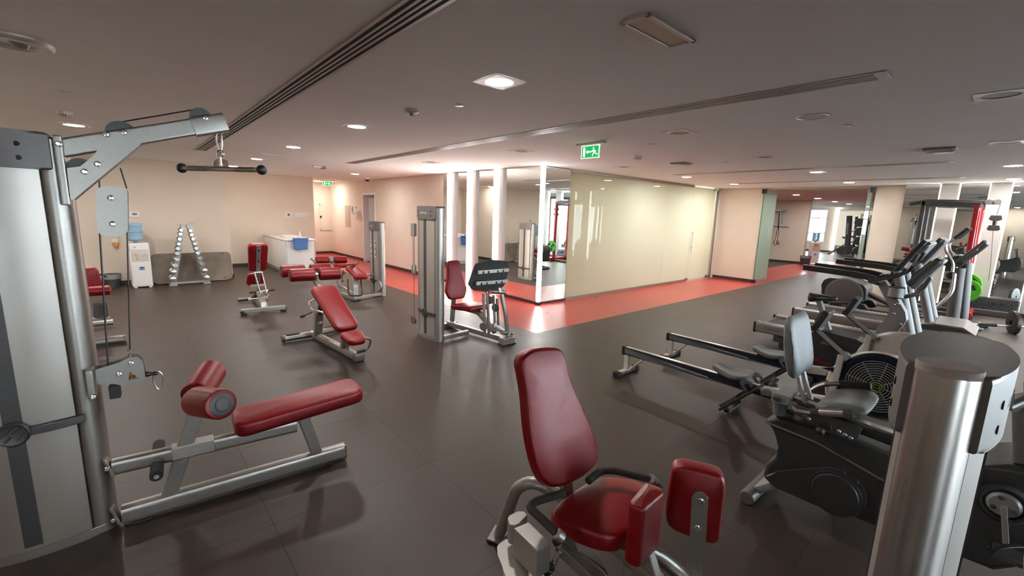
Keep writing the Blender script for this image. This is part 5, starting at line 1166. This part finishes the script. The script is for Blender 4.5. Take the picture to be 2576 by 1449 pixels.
for i, (dx, dy, lab) in enumerate(((0, 0, 'front worn grey rounded board leaning on the wall behind the dumbbell rack'), (.055, .07, 'rear grey rounded board, its edge showing right of the front board'))):
    o = Vector((1.02+dx, 12.05+dy, .335)); v = Vector((0, .13, .62))
    b = thing('folded_board', lab, 'board', (1.02+dx, 12.05+dy, 0))
    B().prism(rpoly([(-.71, -.325), (.71, -.325), (.71, .325), (-.71, .325)], .09, 5), o, (1, 0, 0), v, .03, bev=.006).part('panel', 'board', b)
    V = v.normalized(); n = Vector((1, 0, 0)).cross(V)
    for x, z in ((.6, .28), (.6, -.27)): B().cyl(o+Vector((x, 0, 0))+V*z+n*.014, o+Vector((x, 0, 0))+V*z+n*.018, .014, n=12).part('screw_cap', 'dark', b)
# dumbbell rack: two leaning legs with ten cradles each
YR = 11.72
dr = thing('dumbbell_rack', 'silver A shaped dumbbell rack standing before the leaning grey boards', 'rack', (.93, YR, 0))
ap = [PY(YR, 463, 566), PY(YR, 471, 566)]; fl_, fr_ = PY(YR, 436, 710), PY(YR, 521, 706)
for (tx, tz), (bx, bz_) in ((ap[0], fl_), (ap[1], fr_)):
    for dy in (0, .16):
        s = -1 if bx < tx else 1
        B().prism([(bx-.045, .03), (bx+.045, .03), (tx+.03, tz), (tx-.05*(1 if s < 0 else .3), tz)] if s < 0 else [(bx-.045, .03), (bx+.045, .03), (tx+.05, tz), (tx-.015, tz)], (0, YR+dy, 0), (1, 0, 0), (0, 0, 1), .008).part('leg_plate', 'silver', dr)
    B().box((tx+(-.03 if bx < tx else .05), YR+.08, tz+.012), (.13, .22, .008), R=Matrix.Rotation(radians(10 if bx < tx else -10), 4, 'Y')).part('top_shelf', 'silver', dr)
    B().bb(bx-.07, bx+.07, YR-.06, YR+.24, 0, .03, bev=.005).part('rack_foot', 'silver', dr)
B().bb(fl_[0], fr_[0], YR-.01, YR+.03, .035, .075).part('cross_rail', 'silver', dr)
L_ = [(368, 235), (355, 315), (340, 415), (320, 515), (305, 610), (295, 705), (290, 825), (250, 950), (210, 1085), (200, 1225)]
R_ = [(560, 245), (580, 330), (615, 415), (650, 510), (680, 600), (715, 700), (755, 805), (800, 930), (845, 1055), (885, 1195)]
ORD = ['topmost', 'second from top', 'third from top', 'fourth from top', 'fifth from top', 'sixth from top', 'seventh from top', 'eighth from top', 'ninth from top', 'lowest']
for side, lst in (('left', L_), ('right', R_)):
    for k, (zx, zy) in enumerate(lst):
        x, z = PY(YR-.09, 410+zx/8.05, 550+zy/8.05); r = .036+.0022*k
        t = thing('dumbbell', 'chrome dumbbell, %s on the %s leg of the A shaped rack' % (ORD[k], side), 'dumbbell', (x, YR, z-r), 'chrome dumbbells on the A shaped rack')
        B().ring((x, YR-.005, z-.004), (0, 1, 0), r*.98, .006, n=16, m=5).part('cradle', 'black', dr)
        for a, b in ((-.09, -.03), (.17, .23)): B().lathe([(0, 0), (r*.8, 0), (r, .008), (r, .052), (r*.8, .06), (0, .06)], (x, YR+a, z), (0, 1, 0), n=20).part('head', 'chrome', t)
        B().cyl((x, YR-.04, z), (x, YR+.18, z), .013, n=12).part('handle', 'steel', t)
# ------------------------------------------------------------------ half hidden machine behind the cable tower
hy = 7.45
hmn = thing('back_extension_machine', 'half hidden red padded machine with ribbed foot plate behind the cable tower', 'exercise machine', (-.55, hy, 0))
def hp_(x, y, Y=hy): a = PY(Y, x, y); return Vector((a[0], Y, a[1]))
q = [PY(hy, x, y) for x, y in ((180, 676), (240, 671), (247, 680), (258, 715), (252, 720), (205, 728), (180, 728))]
B().prism(rpoly(q, .03, 3), (0, hy, 0), (1, 0, 0), (0, 0, 1), .10, bev=.02).part('back_pad', 'red', hmn, ang=50)
a, b = hp_(222, 733, hy-.15), hp_(278, 729, hy-.15); roller(hmn, a, b, .062)
B().cyl(hp_(200, 735, hy-.15), a, .016).part('roller_axle', 'chrome', hmn)
q = [PY(hy-.1, x, y) for x, y in ((234, 764), (242, 757), (262, 757), (270, 766), (272, 796), (264, 803), (240, 803), (234, 792))]
fp_ = B().prism(rpoly(q, .01, 2), (0, hy-.1, 0), (1, 0, 0), (0, .1, 1), .04, bev=.008).part('foot_plate', 'cap', hmn)
x0_, z0_ = PY(hy-.14, 236, 800); x1_, z1_ = PY(hy-.14, 270, 760); tr_ = B()
for i in range(6):
    for j in range(8): tr_.box((x0_+(x1_-x0_)*(i+.5)/6, hy-.125, z0_+(z1_-z0_)*(j+.5)/8), ((x1_-x0_)/9, .02, (z1_-z0_)/13))
tr_.part('tread_rib', 'rack', fp_, kind='stuff')
bx = G(315, 853, .05); 
B().oval([(bx.x-.9, bx.y+.02, .06), (bx.x, bx.y, .055)], .11, .10).part('base_tube', 'silver', hmn)
B().lathe([(0, .015), (.04, .012), (.054, 0), (.054, -.02)], (bx.x, bx.y, .055), (1, 0, 0), n=20).part('end_cap', 'cap', hmn)
bx2 = G(285, 808, .08)
B().oval([(bx2.x-.6, bx2.y, .08), (bx2.x, bx2.y, .07)], .09, .09).part('rear_tube', 'silver', hmn)
B().bar([(bx2.x-.30, hy-.05, .30), (bx2.x, hy-.05, .30)], .05, .04).part('plate_arm', 'silver', hmn)
B().tube([hp_(205, 745), hp_(214, 770), hp_(216, 800), (bx2.x-.33, bx.y+.05, .08)], .03, .08).part('main_post', 'silver', hmn)
B().bar([(bx2.x-.35, bx2.y, .08), (bx.x-.45, bx.y, .06)], .07, .07).part('spine', 'silver', hmn)
B().tube([hp_(250, 690), hp_(262, 694), hp_(268, 697)], .01, .02).part('side_lever', 'black', hmn)

# ------------------------------------------------------------------ white counter and what stands on it
ct_ = thing('counter_unit', 'white peninsula counter with flat door panels against the back wall', 'counter', (3.36, 13.4, 0))
B().bb(3.03, 3.70, 12.24, 14.58, .09, .875).part('carcass', 'white', ct_)
B().bb(3.06, 3.66, 12.29, 14.58, 0, .09).part('plinth', 'white', ct_)
B().bb(3.0, 3.74, 12.2, 14.58, .88, .915, bev=.004).part('worktop', 'white', ct_)
for k in range(5):
    y0 = 12.26+.466*k; B().bb(3.012, 3.03, y0+.004, y0+.458, .1, .868, bev=.003).part('door_panel', 'white', ct_)
    B().bb(3.70, 3.718, y0+.004, y0+.458, .1, .868, bev=.003).part('door_panel', 'white', ct_)
B().bb(3.035, 3.695, 12.222, 12.24, .1, .868, bev=.003).part('end_panel', 'white', ct_)
tu = thing('blue_tub', 'blue plastic tub hanging on the near end of the white counter', 'tub', (3.37, 12.13, .62))
x0, z1 = PY(12.15, 737, 600); x1, z0 = PY(12.15, 775, 627)
B().prism(rpoly([(x0+.02, z0), (x1-.02, z0), (x1, z1), (x0, z1)], .02, 3), (0, 12.14, 0), (1, 0, 0), (0, 0, 1), .10, bev=.012).part('tub_body', 'blue', tu)
B().bb(x0-.012, x1+.012, 12.07, 12.2, z1-.012, z1+.008, bev=.004).part('tub_rim', 'blue', tu)
a = PY(12.6, 715, 598); b = PY(12.6, 752, 598)
wt_ = thing('white_tray', 'white plastic tray lying on top of the white counter', 'tray', ((a[0]+b[0])/2, 12.75, .915))
B().loft([[(a[0]+.02, 12.6, .917), (b[0]-.02, 12.6, .917), (b[0]-.02, 12.95, .917), (a[0]+.02, 12.95, .917)], [(a[0], 12.57, .98), (b[0], 12.57, .98), (b[0], 12.98, .98), (a[0], 12.98, .98)]]).part('tray_body', 'white', wt_)
B().bb(a[0]-.01, b[0]+.01, 12.56, 12.99, .978, .99, bev=.004).part('tray_rim', 'white', wt_)
a = PY(12.6, 755, 598)
B().lathe([(0, 0), (.028, 0), (.03, .01), (.03, .11), (.012, .14), (.012, .17), (.02, .172), (.02, .19), (0, .19)], (a[0], 12.6, .915), n=16).top('spray_bottle', 'paper', 'slim pale bottle standing on the counter above the blue tub', 'bottle', (a[0], 12.6, .915))
# switches and sockets
def plate(n, lab, x0, x1, z0, z1, Y, k, cat='switch'):
    t = thing(n, lab, cat, ((x0+x1)/2, Y, (z0+z1)/2)); B().bb(x0, x1, Y-.012, Y, z0, z1, bev=.003).part('plate', 'white', t)
    for i in range(k): w = (x1-x0)/k; B().bb(x0+w*i+w*.25, x0+w*i+w*.75, Y-.018, Y-.012, z0+(z1-z0)*.3, z0+(z1-z0)*.7, bev=.002).part('rocker', 'paper', t)
    return t
x0, z0 = PY(14.6, 717, 546); x1, z1 = PY(14.6, 734, 534)
s = plate('wall_socket', 'white wall socket with a dark adapter above the white counter', x0, x1, z0, z1, 14.6, 1, 'socket'); B().bb((x0+x1)/2-.025, (x0+x1)/2+.025, 14.55, 14.585, (z0+z1)/2-.03, (z0+z1)/2+.03, bev=.005).part('adapter', 'black', s)
for i, (a, b) in enumerate(((741, 752), (753, 763), (764, 774))):
    x0, z0 = PY(14.6, a, 545.5); x1, z1 = PY(14.6, b, 535); plate('wall_switch', ['white light switch nearest the dark adapter above the counter', 'middle white light switch of the three above the counter', 'white light switch nearest the corridor edge above the counter'][i], x0, x1, z0, z1, 14.6, 2)
# ------------------------------------------------------------------ corridor
dp = thing('access_panel', 'cream access panel with a black knob on the end wall of the corridor', 'panel', (5.55, 17.4, 1.4))
a = PY(17.4, 803, 513); b = PY(17.4, 838, 579)
for q in ((a[0], b[0], a[1]-.03, a[1]), (a[0], b[0], b[1], b[1]+.03), (a[0], a[0]+.03, b[1], a[1]), (b[0]-.03, b[0], b[1], a[1])): B().bb(q[0], q[1], 17.375, 17.4, q[2], q[3]).part('frame_strip', 'wall', dp)
B().bb(a[0]+.035, b[0]-.035, 17.385, 17.4, b[1]+.035, a[1]-.035).part('panel_leaf', 'wall', dp)
k = PY(17.37, 807, 545); B().cyl((k[0], 17.35, k[1]), (k[0], 17.39, k[1]), .035, bev=.008).part('knob', 'black', dp)
def sheet(n, lab, pa, pb, m, rows, cat='notice'):
    (ya, za), (yb, zb) = PX(5.94, *pa), PX(5.94, *pb); t = thing(n, lab, cat, (5.95, (ya+yb)/2, (za+zb)/2))
    B().bb(5.942, 5.95, yb, ya, zb, za).part('sheet', m, t)
    for r0, r1, c0, c1 in rows: B().bb(5.939, 5.942, yb+(ya-yb)*(1-c1), yb+(ya-yb)*(1-c0), zb+(za-zb)*(1-r1), zb+(za-zb)*(1-r0)).part('print', 'lines', t)
tan = mat('tan poster', (190, 170, 150), .6, var=.12, scale=14)
sheet('wall_poster', 'tall tan poster on the corridor wall left of the small notices', (867, 517), (882, 571), tan, ())
sheet('wall_notice', 'small notice with a black oval mark beside the tan poster', (883, 516), (890, 541), 'paper', ((.15, .7, .25, .6), (.82, .88, .1, .9)))
sheet('wall_notice', 'small notice with short black lines, left of the wall phone', (892, 519), (898, 540), 'paper', ((.12, .22, .2, .8), (.75, .82, .1, .9)))
t = thing('wall_phone', 'white wall phone with a red edge beside the corridor doorway', 'phone', (5.95, 14.68, 1.53))
B().bb(5.89, 5.95, 14.56, 14.80, 1.40, 1.66, bev=.01).part('case', 'white', t); B().bb(5.86, 5.89, 14.70, 14.77, 1.42, 1.64, bev=.01).part('handset', 'white', t); B().bb(5.885, 5.89, 14.56, 14.585, 1.42, 1.64).part('red_edge', 'logored', t)
y0, z0 = PX(13.38, 1840, 665); y1, z1 = PX(13.38, 1833, 657)
t = thing('wall_socket', 'white socket low on the pink wall beside the glass door', 'socket', (13.39, (y0+y1)/2, (z0+z1)/2))
B().bb(13.378, 13.39, y0, y1, z0, z1, bev=.003).part('plate', 'white', t); B().bb(13.374, 13.378, (y0+y1)/2-.02, (y0+y1)/2+.02, (z0+z1)/2-.02, (z0+z1)/2+.02).part('insert', 'paper', t)
# ================================================================== FAR ROOM
XT = 21.38
t = thing('suspension_frame', 'black wall bracket with hanging strap handles on the far room wall', 'suspension trainer', (XT, 6.9, 1.9))
def w_(x, y, X=XT-.15): a = PX(X, x, y); return Vector((X, a[0], a[1]))
B().bar([w_(1925, 528), w_(1978, 530)], .07, .07).part('wall_bar', 'steel', t)
for x in (1938, 1968): p = w_(x, 529); B().bar([p, p+Vector((.148+.02, 0, 0))], .05, .05).part('wall_bracket', 'steel', t)
B().bar([w_(1964, 531), w_(1967, 545), w_(1966, 564)], .06, .06, bend=.1, up=(1, 0, 0)).part('hook_arm', 'steel', t)
for dx in (0, 5):
    B().tube([w_(1961, 533), w_(1957+dx*.3, 575), w_(1954+dx, 583), w_(1951+dx, 600)], .014, .05, n=6).part('strap', 'black', t)
    q = [w_(1951+dx*1.2, 600), w_(1946+dx*1.6, 612), w_(1949+dx*1.4, 617), w_(1955+dx*.8, 612)]
    B().tube(q, .018, closed=True, n=6).part('strap_handle', 'black', t); B().tube([w_(1952+dx, 590), w_(1951+dx, 600)], .015, n=6).part('strap_buckle', 'orange', t)
a, b = PX(21.39, 1945, 568), PX(21.39, 1988, 538)
t = thing('whiteboard', 'white board on the far room wall behind the hanging straps', 'board', (21.4, 7.3, 1.9))
B().bb(21.368, 21.398, b[0], a[0]+.5, a[1], b[1], bev=.004).part('board_panel', 'white', t); B().bb(21.355, 21.398, b[0]-.02, a[0]+.5, a[1]-.03, a[1]).part('ledge', 'silver2', t)
c = G(2043, 663); wc2 = wc_tower('water_cooler', 'white water cooler with orange sticker in the far room past the opening', None, (c.x, c.y, 0), radians(-60))
B().box((0, -.18, .80), (.16, .006, .12)).part('orange_sticker', 'orange', wc2)
bt2 = thing('water_bottle', 'clear blue water bottle on the far room water cooler', 'bottle', (c.x, c.y, .92)); B().lathe(pf, (c.x, c.y, .92), n=24).part('bottle_body', 'water', bt2)
c = G(2024, 666); t = thing('waste_bin', 'small dark bin beside the far room water cooler', 'bin', (c.x, c.y, 0))
B().lathe([(0, 0), (.16, 0), (.2, .36), (.205, .365), (.19, .36), (.15, .01), (0, .01)], (c.x, c.y, 0), n=24).part('bin_body', 'rack', t)
B().lathe([(.2, .28), (.208, .37), (.19, .37)], (c.x, c.y, 0), n=24).part('liner', 'lgrey', t)
# mirror panel and machines at the far end
mf = struct(B().bb(31.96, 32.0, 4.3, 7.05, 0, 2.55), 'wall_far_end_mirror', 'steel'); B().bb(31.945, 31.96, 4.33, 7.02, .06, 2.5).part('mirror_panel', 'mirror', mf)
B().bb(31.93, 31.96, 7.04, 7.10, 0, 2.6).part('led_edge', 'led', mf)
def fx(x, y, X): a = PX(X, x, y); return Vector((X, a[0], a[1]))
XS = 28.4
sm = thing('smith_machine', 'white framed smith machine seen through the opening at the far end', 'exercise machine', (XS, 5.0, 0))
for i, (xt, yt, xb, yb) in enumerate(((2168, 541, 2152, 648), (2178, 540, 2166, 648))):
    for dX in (0, 1.2): B().bar([fx(xb, yb, XS)+Vector((dX, 0, 0)), fx(xt, yt, XS)+Vector((dX, 0, 0))], .09, .09, up=(1, 0, 0)).part('upright', 'silver2', sm)
B().bar([fx(2166, 540, XS), fx(2182, 541, XS)], .09, .09).part('top_beam', 'silver2', sm)
B().bar([fx(2150, 647, XS), fx(2172, 650, XS)], .1, .08).part('base_beam', 'silver2', sm)
for x, y in ((2162, 560), (2162, 583), (2160, 606), (2158, 630), (2175, 560)):
    p = fx(x, y, XS); B().lathe([(0, -.1), (.20, -.1), (.22, 0), (.20, .1), (0, .1)], p, (1, .1, 0), n=18).part('weight_plate', 'black', sm)
B().cyl(fx(2140, 582, XS), fx(2176, 583, XS), .03).part('bar', 'steel', sm)
XV = 29.6
vc = thing('vertical_climber', 'tall black climbing machine column before the far end mirror', 'exercise machine', (XV, 5.6, 0))
B().bar([fx(2130, 641, XV), fx(2137, 543, XV)], .25, .22, up=(1, 0, 0)).part('column', 'black', vc)
B().bar([fx(2145, 641, XV+1), fx(2155, 545, XV+1)], .12, .12, up=(1, 0, 0)).part('rear_column', 'black', vc)
lb = text('VersaClimber', 'column_lettering', 'palelogo', vc, fx(2133.5, 575, XV)+Vector((-.14, 0, 0)), Vector(fx(2137, 543, XV)-fx(2130, 641, XV)), (0, 1, 0), .11, .002)
for a in (0, 8): B().bar([fx(2080+a*.5, 640, XV), fx(2138+a, 607, XV)], .06, .05).part('support_bar', 'rack', vc)
B().bar([fx(2066, 640, XV), fx(2150, 646, XV)], .10, .06).part('floor_bar', 'rack', vc)
for x, y in ((2117, 630), (2142, 627)): B().lathe([(0, -.1), (.22, -.1), (.25, 0), (.22, .1), (0, .1)], fx(x, y, XV), (1, 0, 0), n=20).part('wheel', 'black', vc)
for x, y in ((2128, 600), (2150, 598)): B().box(fx(x, y, XV), (.2, .35, .08), R=Matrix.Rotation(.4, 4, 'X'), bev=.02).part('foot_step', 'black', vc)
for x, y, l in ((2003, 490, 'lit downlight nearest the opening in the far room'), (2057, 499, 'lit downlight above the far room water cooler'), (2100, 507, 'lit downlight left of the far mirror'), (2136, 513, 'lit downlight above the far climbing machine')):
    p = G(x, y, CZ); downlight(p.x, p.y, l)
